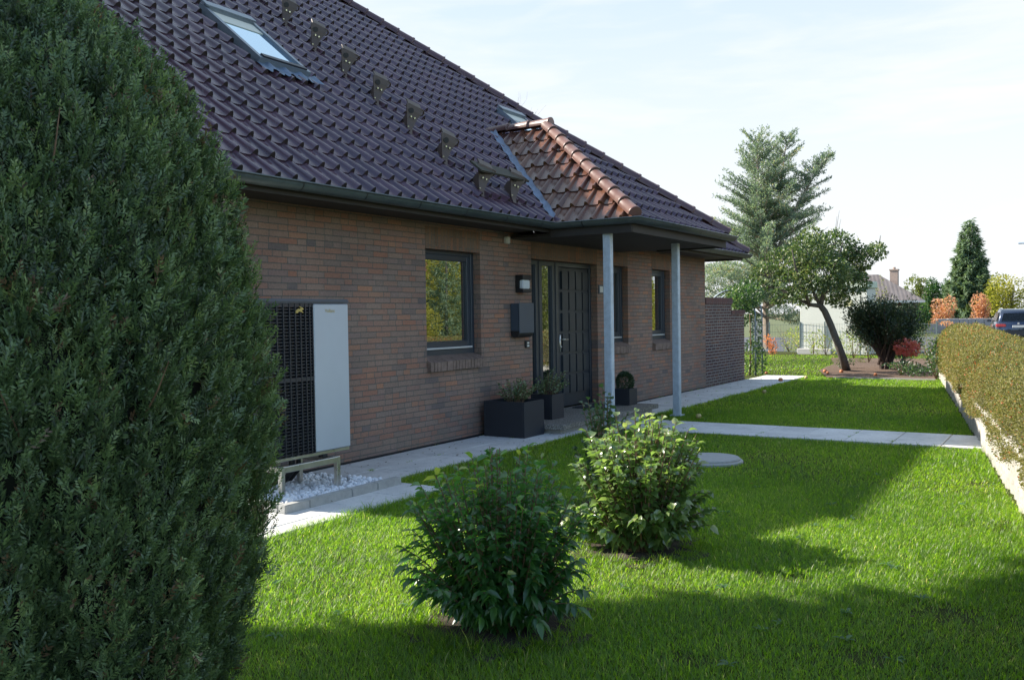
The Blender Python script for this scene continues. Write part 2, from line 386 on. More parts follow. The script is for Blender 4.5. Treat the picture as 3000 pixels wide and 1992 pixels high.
# ------------------------------------------------------------------ camera, world, sun
f, yaw, pitch, roll = 2662.7, .558778519, -.0250520343, -.015606679
CAM = Vector((0, -6.5, 1.517))
cy, sy, cp, sp = math.cos(yaw), math.sin(yaw), math.cos(pitch), math.sin(pitch)
fw = Vector((cy * cp, sy * cp, sp)); rt = Vector((sy, -cy, 0)); up = rt.cross(fw)
r2 = rt * math.cos(roll) + up * math.sin(roll); u2 = -rt * math.sin(roll) + up * math.cos(roll)
cd = bpy.data.cameras.new('camera'); cam = bpy.data.objects.new('camera', cd); COL.objects.link(cam)
m = Matrix((r2, u2, -fw)).transposed().to_4x4(); m.translation = CAM; cam.matrix_world = m
cd.sensor_width = 36; cd.lens = f / 3000 * 36; cd.clip_end = 3000; cd.clip_start = .05
C.camera = cam
def ray(x, y): return fw + r2 * ((x - 1500) / f) - u2 * ((y - 996) / f)
def at(x, y, d): return CAM + ray(x, y) * d
def ground(x, y, z=0.):
    r = ray(x, y); return CAM + r * ((z - CAM.z) / r.z)

SUN = Vector((-.193, .788, .585)).normalized()
sd = bpy.data.lights.new('sun', 'SUN'); so = bpy.data.objects.new('sun', sd); COL.objects.link(so)
sd.energy = 5.; sd.angle = R(.55); sd.color = (1., .93, .82); so.rotation_mode = 'QUATERNION'
so.rotation_quaternion = SUN.to_track_quat('Z', 'Y')
W = bpy.data.worlds.new('World'); C.world = W; W.use_nodes = True
t = W.node_tree; t.nodes.clear()
wo = t.nodes.new('ShaderNodeOutputWorld'); bg = t.nodes.new('ShaderNodeBackground'); L(t, bg.outputs[0], wo.inputs[0])
sk = t.nodes.new('ShaderNodeTexSky'); sk.sky_type = 'NISHITA'; sk.sun_disc = False
sk.sun_elevation = math.asin(SUN.z); sk.sun_rotation = math.atan2(SUN.x, SUN.y); sk.air_density = 1.; sk.dust_density = .6; sk.ozone_density = 1.5
bg.inputs[1].default_value = .15
tc = t.nodes.new('ShaderNodeTexCoord'); mp = t.nodes.new('ShaderNodeMapping')
mp.inputs['Scale'].default_value = (1.1, 1.1, 6.5); mp.inputs['Rotation'].default_value = (.06, .1, .5); L(t, tc.outputs['Generated'], mp.inputs[0])
n1 = noise(t, mp.outputs[0], 2.1, 9, .6)
n2n = t.nodes.new('ShaderNodeTexNoise'); n2n.inputs['Scale'].default_value = 5.; n2n.inputs['Detail'].default_value = 8; n2n.inputs['Distortion'].default_value = 1.2; L(t, mp.outputs[0], n2n.inputs[0])
sx = t.nodes.new('ShaderNodeSeparateXYZ'); L(t, tc.outputs['Generated'], sx.inputs[0])
low = ramp(t, [(.0, (1, 1, 1)), (.12, (.8, .8, .8)), (.25, (.6, .6, .6)), (.38, (.38, .38, .38)), (.55, (.12, .12, .12)), (.8, (0, 0, 0))], sx.outputs[2])
cl = math_(t, 'ADD', math_(t, 'MULTIPLY', n1, .7), math_(t, 'MULTIPLY', n2n.outputs[0], .3))
cf = ramp(t, [(.3, (0, 0, 0)), (.72, (1, 1, 1))], math_(t, 'ADD', cl, math_(t, 'MULTIPLY', math_(t, 'SUBTRACT', low, .5), .55)))
veil = ramp(t, [(.0, (1, 1, 1)), (.13, (.84, .84, .84)), (.24, (.5, .5, .5)), (.36, (.12, .12, .12)), (.7, (0, 0, 0))], sx.outputs[2])
side = ramp(t, [(.38, (0, 0, 0)), (.62, (1, 1, 1))], math_(t, 'ADD', math_(t, 'MULTIPLY', math_(t, 'ADD', math_(t, 'MULTIPLY', sx.outputs[0], .88), math_(t, 'MULTIPLY', sx.outputs[1], .47)), .5), .5))   # clouds kept to the view side; the rest left clear to turn shade bluer
cfm = math_(t, 'MULTIPLY', math_(t, 'MULTIPLY', math_(t, 'MAXIMUM', cf, veil), .95), side)
hz_ = mixc(t, math_(t, 'MULTIPLY', side, .88), sk.outputs[0], (2.2, 2.75, 3.25))
L(t, mixc(t, cfm, hz_, (3.35, 3.42, 3.45)), bg.inputs[0])
C.view_settings.view_transform = 'Standard'; C.view_settings.look = 'None'
C.view_settings.exposure = 1.05; C.view_settings.gamma = 1.
C.cycles.max_bounces = 8; C.cycles.transparent_max_bounces = 6
# ------------------------------------------------------------------ ground
def palY(x): return -4.67 + .158 * (x - 17.)          # foot of the palisade row
def sheet(name, pts, z, mat, kind='structure'):
    bm = BM(); poly(bm, [(x, y, z) for x, y in pts]); bmesh.ops.recalc_face_normals(bm, faces=bm.faces)
    fcs = bm.faces[:]
    if fcs[0].normal.z < 0: bmesh.ops.reverse_faces(bm, faces=fcs)
    return tag(bmobj(name, bm, mat), kind=kind)
sheet('ground', [(-400, -900), (1800, -900), (1800, 900), (-400, 900)], -.27, M['field'])
def gridlawn():
    # gently uneven front garden; the palisade line is its street edge
    xs = np.concatenate([np.linspace(-14, 2, 17), np.linspace(2.2, 26, 160), np.linspace(26.5, 36, 24)])
    V = []; nv = 90
    for x in xs:
        ys = np.linspace(palY(min(x, 26)) - .04 if x < 26 else palY(26) - (x - 26) * .1, 22, nv) if True else 0
        s = np.linspace(0, 1, nv) ** 1.8
        y0 = palY(min(x, 26)) - .04; yy = y0 + (22 - y0) * s
        V.append(np.stack([np.full(nv, x), yy, .012 * lump(np.stack([np.full(nv, x), yy, yy * 0], -1), 1.3) - .006], -1))
    V = np.array(V).reshape(-1, 3); lo = []
    nx = len(xs)
    a = (np.arange(nx - 1)[:, None] * nv + np.arange(nv - 1)[None]).ravel()
    lo = np.stack([a, a + nv, a + nv + 1, a + 1], 1).ravel()
    me = npmesh('lawn', V, lo, np.full(len(a), 4)); o = link('lawn', me, M['lawn']); tag(o, kind='structure')
gridlawn()

# paving: slabs with open joints over a bed
def paving(name, cells, z, mat):
    bm = BM(); lay = bm.verts.layers.float.new('tone')
    for (x0, x1, y0, y1) in cells:
        dz = random.uniform(-.002, .002)
        vs = box(bm, x0 + .004, x1 - .004, y0 + .004, y1 - .004, z - .05, z + dz)
        tn = random.random()
        for v in vs: v[lay] = tn
    es = [e for e in bm.edges if all(v.co.z > z - .02 for v in e.verts)]
    bmesh.ops.bevel(bm, geom=es, offset=.004, segments=1, affect='EDGES')
    return tag(bmobj(name, bm, mat), kind='structure')
cells = []
x = 3.5
while x < 21.6:
    for k in range(2): cells.append((x, x + .5, -.53 - .5 * k, -.03 - .5 * k))
    if x < 6.45:
        cells.append((x, x + .5, -1.53, -1.03)); cells.append((x, x + .5, -1.73, -1.53))
    x += .5
cells = [c for c in cells if not (c[0] < 6.4 and c[1] > 5.05 and c[2] > -1.2)]
paving('pavement', cells, .018, M['slab'])
paving('path', [(11.02, 12.11, -1.03 - .52 * (k + 1), -1.03 - .52 * k) for k in range(9)], .018, M['slab'])
sheet('pavement_joints', [(3.5, -1.02), (3.5, 0), (21.6, 0), (21.6, -1.02)], .006, M['soil'])
sheet('path_joints', [(11.02, -5.55), (12.11, -5.55), (12.11, -1.03), (11.02, -1.03)], .0055, M['soil'])
# planting bed and far bed
sheet('planting_bed', [(21.6, -1.55), (21.6, -3.85), (25.2, -3.3), (31, -2.6), (31, .5), (27.5, -.4), (24.2, -.75)], .02, M['mulch'])
bm = BM(); box(bm, 21.53, 21.59, -3.85, -1.7, 0, .035)
tag(bmobj('edging_strip', bm, M['concrete']), 'pale concrete edging strip along the front of the bark mulch bed', 'edging')
# street and raised verge behind the palisades
sd_ = Vector((.9878, .156, 0)); sn = Vector((.156, -.9878, 0))
def st(a, b): p = Vector((5, palY(5), 0)) + sd_ * a + sn * b; return (p.x, p.y)
sheet('road', [st(-30, 2.3), st(130, 2.3), st(130, 8.5), st(-30, 8.5)], -.2, M['asphalt'])
sheet('road_junction', [(38, -6), (66, -6), (66, 26), (38, 26)], -.235, M['asphalt'])
bm = BM()
a0, a1 = st(-8, .13), st(20.6, .13); b0, b1 = st(-8, 1.2), st(20.6, 1.2)
vs = [bm.verts.new((*p, z)) for z in (-.25, .36) for p in (a0, a1, b1, b0)]
for q in ((0, 1, 5, 4), (1, 2, 6, 5), (2, 3, 7, 6), (3, 0, 4, 7), (4, 5, 6, 7)): bm.faces.new([vs[i] for i in q])
bmesh.ops.recalc_face_normals(bm, faces=bm.faces)
tag(bmobj('raised_soil', bm, M['soil']), kind='structure')

# palisade wall: one thing, every concrete palisade a part
pal = thing('retaining_wall', (*st(8, .06), 0), 'low wall of pale concrete palisades holding the clipped hedge bank', 'retaining wall')
k = 0; a = -3.2
while a < 20.5:
    w = .235; bm = BM()
    h = .45 - .008 * max(0, a - 2) + random.uniform(-.012, .012); off = random.uniform(-.012, .012)
    n = 9; pts = []
    for i in range(n + 1):
        s = i / n * 2 - 1; pts.append((s * w * .5, -.075 * (1 - abs(s) ** 2.4) + .04))
    pts += [(w * .5, .14), (-w * .5, .14)]
    fn = lambda u, v, tt: Vector((*st(a + w * .5 + u, v + off + .03), tt))
    prism(bm, pts, fn, -.1, h); bmesh.ops.recalc_face_normals(bm, faces=bm.faces)
    es = [e for e in bm.edges if all(v.co.z > h - .01 for v in e.verts)]
    bmesh.ops.bevel(bm, geom=es, offset=.012, segments=2, affect='EDGES')
    bmobj('palisade', bm, M['palisade'], pal); a += w + .012
    k += 1

# ------------------------------------------------------------------ the brick house
HO = (11.2, 5., 0.)
house = thing('brick_house', HO, 'long brick bungalow with dark purple tiled roof and tiled entrance porch', 'house')
OPEN = [(8.51, 9.655, .95, 2.34), (10.93, 12.97, .0, 2.33), (13.28, 14.125, .95, 2.34), (15.145, 15.99, .95, 2.34)]
X0, X1, ZT = 4.85, 17.87, 2.66
bm = BM()
xs = sorted({X0, X1, *[o[0] for o in OPEN], *[o[1] for o in OPEN]}); zs = sorted({0., ZT, *[o[2] for o in OPEN], *[o[3] for o in OPEN]})
for xa, xb in zip(xs, xs[1:]):
    for za, zb in zip(zs, zs[1:]):
        mx, mz = (xa + xb) / 2, (za + zb) / 2
        if any(o[0] < mx < o[1] and o[2] < mz < o[3] for o in OPEN): continue
        poly(bm, [(xa, 0, za), (xb, 0, za), (xb, 0, zb), (xa, 0, zb)])
for (a, b, c, d) in OPEN:
    D = .3
    poly(bm, [(a, 0, c), (a, 0, d), (a, D, d), (a, D, c)]); poly(bm, [(b, 0, d), (b, 0, c), (b, D, c), (b, D, d)])
    poly(bm, [(a, 0, d), (b, 0, d), (b, D, d), (a, D, d)]); poly(bm, [(b, 0, c), (a, 0, c), (a, D, c), (b, D, c)])
poly(bm, [(X1, 0, 0), (X1, 10.7, 0), (X1, 10.7, ZT), (X1, 0, ZT)])
poly(bm, [(X1, 10.7, 0), (X0, 10.7, 0), (X0, 10.7, ZT), (X1, 10.7, ZT)])
T39 = math.tan(R(39))
poly(bm, [(X0, 10.7, 0), (X0, 0, 0), (X0, 0, ZT), (X0, 5.35, ZT + 5.35 * T39), (X0, 10.7, ZT)])
bmesh.ops.remove_doubles(bm, verts=bm.verts, dist=1e-5)
bmobj('wall', bm, M['brick'], house)
boxobj('base_strip', (X0, X1, -.006, .02, -.05, .035), M['black'], house)
# soldier courses over the openings
for (a, b, c, d), zt in zip(OPEN, (2.6, 2.565, 2.565, 2.6)):
    bm = BM(); box(bm, a - (.0 if a < 10 else 0), b + .0, -.003, .05, d, zt); bmobj('lintel', bm, M['soldier'], house)
# brick-on-edge sills
def sill(a, b):
    bm = BM(); n = round((b - a) / .0636); w = (b - a) / n
    for i in range(n):
        j = random.uniform(-.004, .004); j2 = random.uniform(-.004, .004); u0, u1 = a + i * w + .004, a + (i + 1) * w - .004
        cs = [(-.055 + j, .89 + j2), (-.06 + j, 1.0 + j2), (.105, 1.07), (.105, .89)]
        prism(bm, cs, lambda u, v, tt: Vector((tt, u, v)), u0, u1)
    prism(bm, [(-.047, .9), (-.05, .99), (.1, 1.058), (.1, .9)], lambda u, v, tt: Vector((tt, u, v)), a + .002, b - .002)
    bmesh.ops.recalc_face_normals(bm, faces=bm.faces)
    return bmobj('window_sill', bm, M['brick_cut'], house)
def frame_ring(bm, x0, x1, z0, z1, w, y0, y1, wb=None, wt=None, bev=.006):
    wb = wb or w; wt = wt or w
    box(bm, x0, x0 + w, y0, y1, z0, z1, bev); box(bm, x1 - w, x1, y0, y1, z0, z1, bev)
    box(bm, x0 + w, x1 - w, y0 + .001, y1, z0, z0 + wb, bev); box(bm, x0 + w, x1 - w, y0 + .001, y1, z1 - wt, z1, bev)
def window(a, b):
    z0, z1 = 1.055, 2.34
    bm = BM(); frame_ring(bm, a, b, z0, z1, .06, .105, .19, wb=.08, wt=.05)
    fr = bmobj('window', bm, M['anthracite'], house)
    bm = BM(); frame_ring(bm, a + .055, b - .055, z0 + .105, z1 - .045, .075, .118, .18, wb=.075, wt=.07)
    bmobj('sash', bm, M['anthracite'], fr)
    bm = BM(); poly(bm, [(a + .12, .152, z0 + .17), (b - .12, .152, z0 + .17), (b - .12, .152, z1 - .1), (a + .12, .152, z1 - .1)])
    bmobj('pane', bm, M['glass'], fr)
    boxobj('drip_rail', (a + .02, b - .07, .085, .118, z0 + .082, z0 + .108), M['alu'], fr, .004)
    sill(a, b)
for i in (0, 2, 3): window(OPEN[i][0], OPEN[i][1])
# entrance: frame with two sidelights, panelled leaf
bm = BM(); y0, y1 = .11, .19; zb, zt = .14, 2.33
for (a, b) in ((10.93, 11.0), (11.23, 11.42), (11.72, 11.91), (12.91, 12.97)): box(bm, a, b, y0, y1, zb, zt, .006)
box(bm, 10.93, 12.97, y0 + .002, y1, 2.26, 2.329, .004)
for (a, b) in ((11.0, 11.23), (11.42, 11.72)): box(bm, a, b, y0 + .004, y1, zb + .001, .22, .004)
for xx in (11.325, 11.815): box(bm, xx - .012, xx + .012, y0 - .012, y0 + .01, zb + .002, 2.32, .003)
ent = bmobj('entrance_frame', bm, M['anthracite'], house)
for (a, b) in ((11.0, 11.23), (11.42, 11.72)):
    bm = BM(); poly(bm, [(a, .15, .22), (b, .15, .22), (b, .15, 2.26), (a, .15, 2.26)]); bmobj('sidelight_pane', bm, M['glass'], ent)
bm = BM(); box(bm, 11.925, 12.905, .135, .18, .15, 2.255, .004)
lx0, lx1, lz0, lz1 = 11.99, 12.88, .33, 2.22; cw = (lx1 - lx0) / 4; rh = (lz1 - lz0) / 6
for i in range(4):
    for j in range(6): box(bm, lx0 + i * cw + .02, lx0 + (i + 1) * cw - .006, .108, .14, lz0 + j * rh + .02, lz0 + (j + 1) * rh - .02, .008, 2)
door = bmobj('front_door', bm, M['doorpaint'], house)
bm = BM(); box(bm, 11.945, 11.985, .118, .137, .99, 1.24, .006); tube(bm, [(11.965, .12, 1.17), (11.965, .07, 1.17), (11.98, .062, 1.17), (12.1, .062, 1.165)], .011, 8)
tube(bm, [(11.965, .12, 1.06), (11.965, .105, 1.06)], .016, 10)
bmobj('handle', bm, M['steel'], door, True)

# eaves boards
for d in ((4.5, 10.40, -.6, .02, 2.65, 2.69), (13.89, 18.38, -.6, .02, 2.65, 2.69), (17.85, 18.38, .021, 11.3, 2.65, 2.69), (4.5, 17.849, 10.68, 11.3, 2.65, 2.69), (10.40, 13.89, -1.76, .02, 2.572, 2.605)):
    boxobj('soffit', d, M['soffit'], house)
for d in ((4.48, 18.38, -.625, -.601, 2.61, 2.755), (18.381, 18.4, -.62, 11.3, 2.61, 2.755), (10.37, 10.399, -1.785, -.63, 2.55, 2.735), (13.891, 13.92, -1.785, -.63, 2.55, 2.735), (10.4, 13.89, -1.788, -1.761, 2.55, 2.735)):
    boxobj('fascia_board', d, M['soffit'], house)

# tiled surfaces
def tile_face(name, P0, ud, vd, polyuv, mat, w=.206, g=.345, parent=house, lift=.0):
    P0, ud, vd = np.array(P0, float), unit(np.array(ud, float)), unit(np.array(vd, float)); nn = unit(np.cross(ud, vd))
    if nn[2] < 0: nn = -nn
    us = [p[0] for p in polyuv]; vs = [p[1] for p in polyuv]
    c0, c1 = math.floor(min(us) / w) - 1, math.ceil(max(us) / w) + 1; q0, q1 = 0, math.ceil(max(vs) / g)
    pu = np.array([0, .03, .118, .128, .138, .15, .163, .178, .190, .198, .206]) * (w / .206)
    ph = np.array([.003, 0, 0, .006, .026, .04, .045, .04, .026, .008, .003])
    k = len(pu); V = []; F = []; T = []; Lp = []
    fa = np.array([[i, i + 1, k + i + 1, k + i] for i in range(k - 1)])
    for q in range(q0, q1):
        for c in range(c0, c1):
            tn = rng.random(); jz = rng.normal() * .0025; jv = rng.normal() * .004
            lo_h = .014 + ph * 1.45 + jz; up_h = -.002 + ph * .62 + jz
            v0, v1 = q * g - .03 + jv, (q + 1) * g
            for (vv, hh) in ((v0, lo_h), (v1, up_h)):
                V.append(P0 + np.outer(c * w + pu, ud) + vd * vv + np.outer(hh + lift, nn))
            bot = np.maximum(-.012 + ph * .15, -.01) if q > 0 else ph * 0 - .01
            V.append(P0 + np.outer(c * w + pu, ud) + vd * v0 + np.outer(lo_h + lift, nn))
            V.append(P0 + np.outer(c * w + pu, ud) + vd * (v0 + .012) + np.outer(bot + lift, nn))
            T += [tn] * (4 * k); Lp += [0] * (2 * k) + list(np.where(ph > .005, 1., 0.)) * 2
            F.append((q - q0) * (c1 - c0) + (c - c0))
    V = np.concatenate(V); base = np.arange(len(F)) * 4 * k
    lo = np.concatenate([(base[:, None, None] + fa[None]).reshape(-1), (base[:, None, None] + 2 * k + fa[None][:, :, ::-1]).reshape(-1)])
    me = npmesh(name, V, lo, np.full(len(lo) // 4, 4), T)
    at_ = me.attributes.new('lip', 'FLOAT', 'POINT'); at_.data.foreach_set('value', np.array(Lp, np.float32))
    bm = BM(); bm.from_mesh(me); bpy.data.meshes.remove(me)
    n = len(polyuv); cen = np.mean(polyuv, 0)
    for i in range(n):
        a, b = np.array(polyuv[i]), np.array(polyuv[(i + 1) % n])
        e = b - a; no = np.array([e[1], -e[0]])
        if no @ (cen - a) > 0: no = -no
        if abs(e[1]) < 1e-6 and a[1] < .01: a = a - np.array([0, .05])
        co3 = P0 + ud * a[0] + vd * a[1]; no3 = ud * no[0] + vd * no[1]
        bmesh.ops.bisect_plane(bm, geom=bm.verts[:] + bm.edges[:] + bm.faces[:], plane_co=Vector(co3), plane_no=Vector(no3).normalized(), clear_outer=True)
    for fc in bm.faces:
        fc.smooth = True
        if fc.normal.dot(Vector(nn)) < -.05: fc.normal_flip()
    return bmobj_keep(name, bm, mat, parent)
def bmobj_keep(name, bm, mat, parent):
    me = bpy.data.meshes.new(name); bm.to_mesh(me); bm.free(); return link(name, me, mat, parent)
def caps(name, A, B, rad, mat, parent=house, step=.33, endcap=True):
    A, B = Vector(A), Vector(B); d = (B - A); n = max(2, round(d.length / step)); d.normalize()
    side = d.cross(Vector((0, 0, 1))).normalized(); upv = side.cross(d).normalized()
    bm = BM(); lay = bm.verts.layers.float.new('tone'); lay2 = bm.verts.layers.float.new('lip'); S = (B - A).length / n
    for i in range(n):
        tn = random.random(); p0 = A + d * (i * S - .035); p1 = A + d * ((i + 1) * S)
        prof = []
        for (p, r, h) in ((p0, rad * 1.0, .012), (p0 + d * .035, rad * 1.01, .013), (p0 + d * .04, rad * .97, .008), (p1, rad * .92, -.004)):
            ring = []
            for k in range(11):
                an = R(-105 + 210 * k / 10)
                v = bm.verts.new(p + side * math.sin(an) * r + upv * (math.cos(an) * r + h)); v[lay] = tn; ring.append(v)
            prof.append(ring)
        for a, b in zip(prof, prof[1:]):
            for k in range(10): bm.faces.new((a[k], a[k + 1], b[k + 1], b[k])).smooth = True
        if i == 0 and endcap:
            c = bm.verts.new(p0 + upv * -.02); c[lay] = tn
            for k in range(10): bm.faces.new((c, prof[0][k + 1], prof[0][k]))
        else:   # lip of the overlapping cap
            inner = []
            for k in range(11):
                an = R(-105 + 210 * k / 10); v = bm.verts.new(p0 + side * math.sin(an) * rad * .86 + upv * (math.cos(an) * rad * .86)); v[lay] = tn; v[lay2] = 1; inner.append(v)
            for k in range(10): bm.faces.new((inner[k], inner[k + 1], prof[0][k + 1], prof[0][k]))
    return bmobj_keep(name, bm, mat, parent)
EX0, EX1, EY, EZ, HH = 4.36, 18.4, -.65, 2.75, 6.
c39, s39 = math.cos(R(39)), math.sin(R(39)); SL = HH / c39
RZ = EZ + HH * T39
tile_face('main_roof', (EX0, EY, EZ), (1, 0, 0), (0, c39, s39), [(0, 0), (EX1 - EX0, 0), (EX1 - EX0 - HH, SL), (0, SL)], M['tile'])
tile_face('hip_roof', (EX1, EY, EZ), (0, 1, 0), (-c39, 0, s39), [(0, 0), (2 * HH, 0), (HH, SL)], M['tile'])
bm = BM(); poly(bm, [(EX0, EY + 2 * HH, EZ), (EX0, EY + HH, RZ), (EX1 - HH, EY + HH, RZ), (EX1, EY + 2 * HH, EZ)])
bmobj('rear_roof', bm, M['tile'], house)
bm = BM(); poly(bm, [(EX0 + .02, EY, EZ - .02), (EX1 - .02, EY, EZ - .02), (EX1 - HH, EY + HH, RZ - .03), (EX0 + .02, EY + HH, RZ - .03)]); bmobj('roof_deck', bm, M['soffit'], house)
caps('hip_cap', (EX1 + .02, EY - .02, EZ + .03), (EX1 - HH, EY + HH, RZ + .05), .105, M['cap_dark'])
caps('hip_cap', (EX1 + .02, EY + 2 * HH + .02, EZ + .03), (EX1 - HH, EY + HH, RZ + .05), .105, M['cap_dark'])
caps('ridge_cap', (EX0, EY + HH, RZ + .05), (EX1 - HH, EY + HH, RZ + .05), .105, M['cap_dark'])
# porch roof
pxa, pxb, pyf, pz = 10.44, 13.86, -1.78, 2.735
AX, AY, AZ = (pxa + pxb) / 2, .44, 4.40
def porch_face(name, A, B, Cc, Dd=None, mat=None):
    """eave A->B, upper corners Cc (,Dd)"""
    A, B, Cc = Vector(A), Vector(B), Vector(Cc); ud = (B - A).normalized(); nn = ud.cross(Cc - A).normalized(); vd = nn.cross(ud)
    if vd.z < 0: vd = -vd
    uv = lambda P: ((P - A).dot(ud), (P - A).dot(vd))
    pts = [uv(A), uv(B), uv(Cc)] + ([uv(Vector(Dd))] if Dd else [])
    return tile_face(name, A, ud, vd, pts, mat)
yb = (AZ - EZ) / T39 + EY                      # where the porch ridge runs into the main slope
porch_face('porch_roof', (pxa, EY, pz), (pxa, pyf, pz), (AX, AY, AZ), (AX, yb, AZ), M['tile_sunlit'])
porch_face('porch_roof', (pxa, pyf, pz), (pxb, pyf, pz), (AX, AY, AZ), None, M['tile'])
porch_face('porch_roof', (pxb, pyf, pz), (pxb, EY, pz), (AX, yb, AZ), (AX, AY, AZ), M['tile_sunlit'])
caps('hip_cap', (pxa - .02, pyf - .02, pz + .05), (AX, AY, AZ + .05), .088, M['cap'])
caps('hip_cap', (pxb + .02, pyf - .02, pz + .05), (AX, AY, AZ + .05), .088, M['cap_dark'])
caps('ridge_cap', (AX, AY - .08, AZ + .05), (AX, yb + .1, AZ + .055), .088, M['cap'])
# valley flashing along the near valley, a little wavy
bm = BM(); prev = None
for i in range(27):
    s = i / 26; wv = .018 * math.sin(i * 1.9)
    P = Vector((pxa - .06 + (AX - pxa) * s, EY - .03 + (yb - EY) * s, EZ + .03 + (AZ - EZ) * s))
    nx = Vector((.78, -.62, 0))
    ring = [bm.verts.new(P - nx * .05 + Vector((0, 0, .035 + wv))), bm.verts.new(P + Vector((0, 0, .028))), bm.verts.new(P + nx * .03 + Vector((0, 0, .075 - wv)))]
    if prev:
        for k in range(2): bm.faces.new((prev[k], prev[k + 1], ring[k + 1], ring[k])).smooth = True
    prev = ring
bmobj('valley_flashing', bm, M['lead'], house)
# gutters
def sweep(name, path, z, mat, r=.075):
    bm = BM(); sec = [(-r, .004)] + [(-r * math.cos(R(a)), -r * math.sin(R(a))) for a in range(0, 181, 15)] + [(r + .008, .006), (r + .014, -.004), (r + .006, -.012), (r, -.006)]
    rings = []; n = len(path)
    for i, p in enumerate(path):
        d0 = (Vector(path[i]) - Vector(path[i - 1])).normalized() if i else None
        d1 = (Vector(path[i + 1]) - Vector(path[i])).normalized() if i < n - 1 else None
        n0 = Vector((d0.y, -d0.x)) if d0 else None; n1 = Vector((d1.y, -d1.x)) if d1 else None
        mm = (n0 + n1) / (1 + n0.dot(n1)) if n0 and n1 else (n0 or n1)
        rings.append([bm.verts.new((p[0] + mm.x * o, p[1] + mm.y * o, z + dz)) for o, dz in sec])
    for a, b in zip(rings, rings[1:]):
        for k in range(len(sec) - 1):
            bm.faces.new((a[k], b[k], b[k + 1], a[k + 1])).smooth = True
    for rg in (rings[0], rings[-1]): bm.faces.new(rg[:14])
    gut = bmobj(name, bm, mat, house)
    # straps
    me = None
    for i in range(n - 1):
        a, b = Vector(path[i]), Vector(path[i + 1]); Ln = (b - a).length; d = (b - a) / Ln; no = Vector((d.y, -d.x))
        q = .45
        while q < Ln - .1:
            bm = BM(); c = a + d * q
            for k in range(12):
                a0, a1 = R(15 * k), R(15 * k + 15); rr = r + .004
                pt = lambda an, s_: (c.x + d.x * s_ - no.x * rr * math.cos(an), c.y + d.y * s_ - no.y * rr * math.cos(an), z - rr * math.sin(an))
                poly(bm, [pt(a0, -.006), pt(a0, .006), pt(a1, .006), pt(a1, -.006)])
            bmesh.ops.remove_doubles(bm, verts=bm.verts, dist=1e-4)
            bmobj('gutter_strap', bm, M['black'], gut); q += .83
    return gut
sweep('gutter', [(4.5, -.705), (10.335, -.705), (10.335, -1.865), (13.955, -1.865), (13.955, -.705), (18.47, -.705), (18.47, 11.35)], 2.722, M['zinc'])
# porch posts
for px in (10.475, 12.755):
    bm = BM(); box(bm, px - .05, px + .05, -1.46, -1.36, 0.03, 2.573, .008, 2); box(bm, px - .085, px + .085, -1.495, -1.325, .012, .03, .002)
    bmobj('porch_post', bm, M['galv'], house)
# skylights
def rp(X, v, h=0.): return Vector((X, EY + v * c39 - h * s39, EZ + v * s39 + h * c39))
def skylight(xa, xb, va, vb):
    def bx(bm, u0, u1, v0, v1, h0, h1):
        vs = [bm.verts.new(rp(u, v, h)) for h in (h0, h1) for u, v in ((u0, v0), (u1, v0), (u1, v1), (u0, v1))]
        for q in ((0, 3, 2, 1), (4, 5, 6, 7), (0, 1, 5, 4), (1, 2, 6, 5), (2, 3, 7, 6), (3, 0, 4, 7)): bm.faces.new([vs[i] for i in q])
    bm = BM(); e = .06
    bx(bm, xa, xa + e, va, vb, 0, .115); bx(bm, xb - e, xb, va, vb, 0, .115); bx(bm, xa + e, xb - e, va + .001, va + .1, 0, .114); bx(bm, xa + e, xb - e, vb - .11, vb - .001, 0, .125)
    bmesh.ops.recalc_face_normals(bm, faces=bm.faces)
    s = bmobj('skylight', bm, M['skyframe'], house)
    bm = BM(); bx(bm, xa + e, xb - e, va + .1, vb - .11, .05, .085); bmesh.ops.recalc_face_normals(bm, faces=bm.faces); bmobj('skylight_pane', bm, M['skyglass'], s)
    bm = BM(); bx(bm, xa + e + .001, xb - e - .001, vb - .34, vb - .11, .087, .095); bmesh.ops.recalc_face_normals(bm, faces=bm.faces); bmobj('roller_blind', bm, M['cream'], s)
    bm = BM(); bx(bm, xa + .06, xb - .06, va + .02, va + .085, .115, .135); bmesh.ops.recalc_face_normals(bm, faces=bm.faces); bmobj('bottom_rail', bm, M['pumpdark'], s)
    bm = BM(); bx(bm, xa + .02, xb - .02, vb - .1, vb + .03, .126, .15); bmesh.ops.recalc_face_normals(bm, faces=bm.faces); bmobj('hood', bm, M['skyframe'], s)
    # lead apron below, dressed over the tile rolls
    bm = BM(); n = 40; rows = []
    for j, v in enumerate((va - .17, va - .08, va + .01)):
        rows.append([bm.verts.new(rp(xa - .08 + (xb - xa + .16) * i / n, v + (.03 * math.sin(i * 1.7) if j == 0 else 0), .055 + .03 * max(0, math.sin((xa + (xb - xa) * i / n - EX0) / .206 * 2 * math.pi + 2.2)))) for i in range(n + 1)])
    for a, b in zip(rows, rows[1:]):
        for i in range(n): bm.faces.new((a[i], a[i + 1], b[i + 1], b[i])).smooth = True
    bmobj('lead_apron', bm, M['lead'], s)
skylight(7.24, 8.04, 2.6, 3.87)
skylight(13.6, 14.45, 2.85, 3.8)
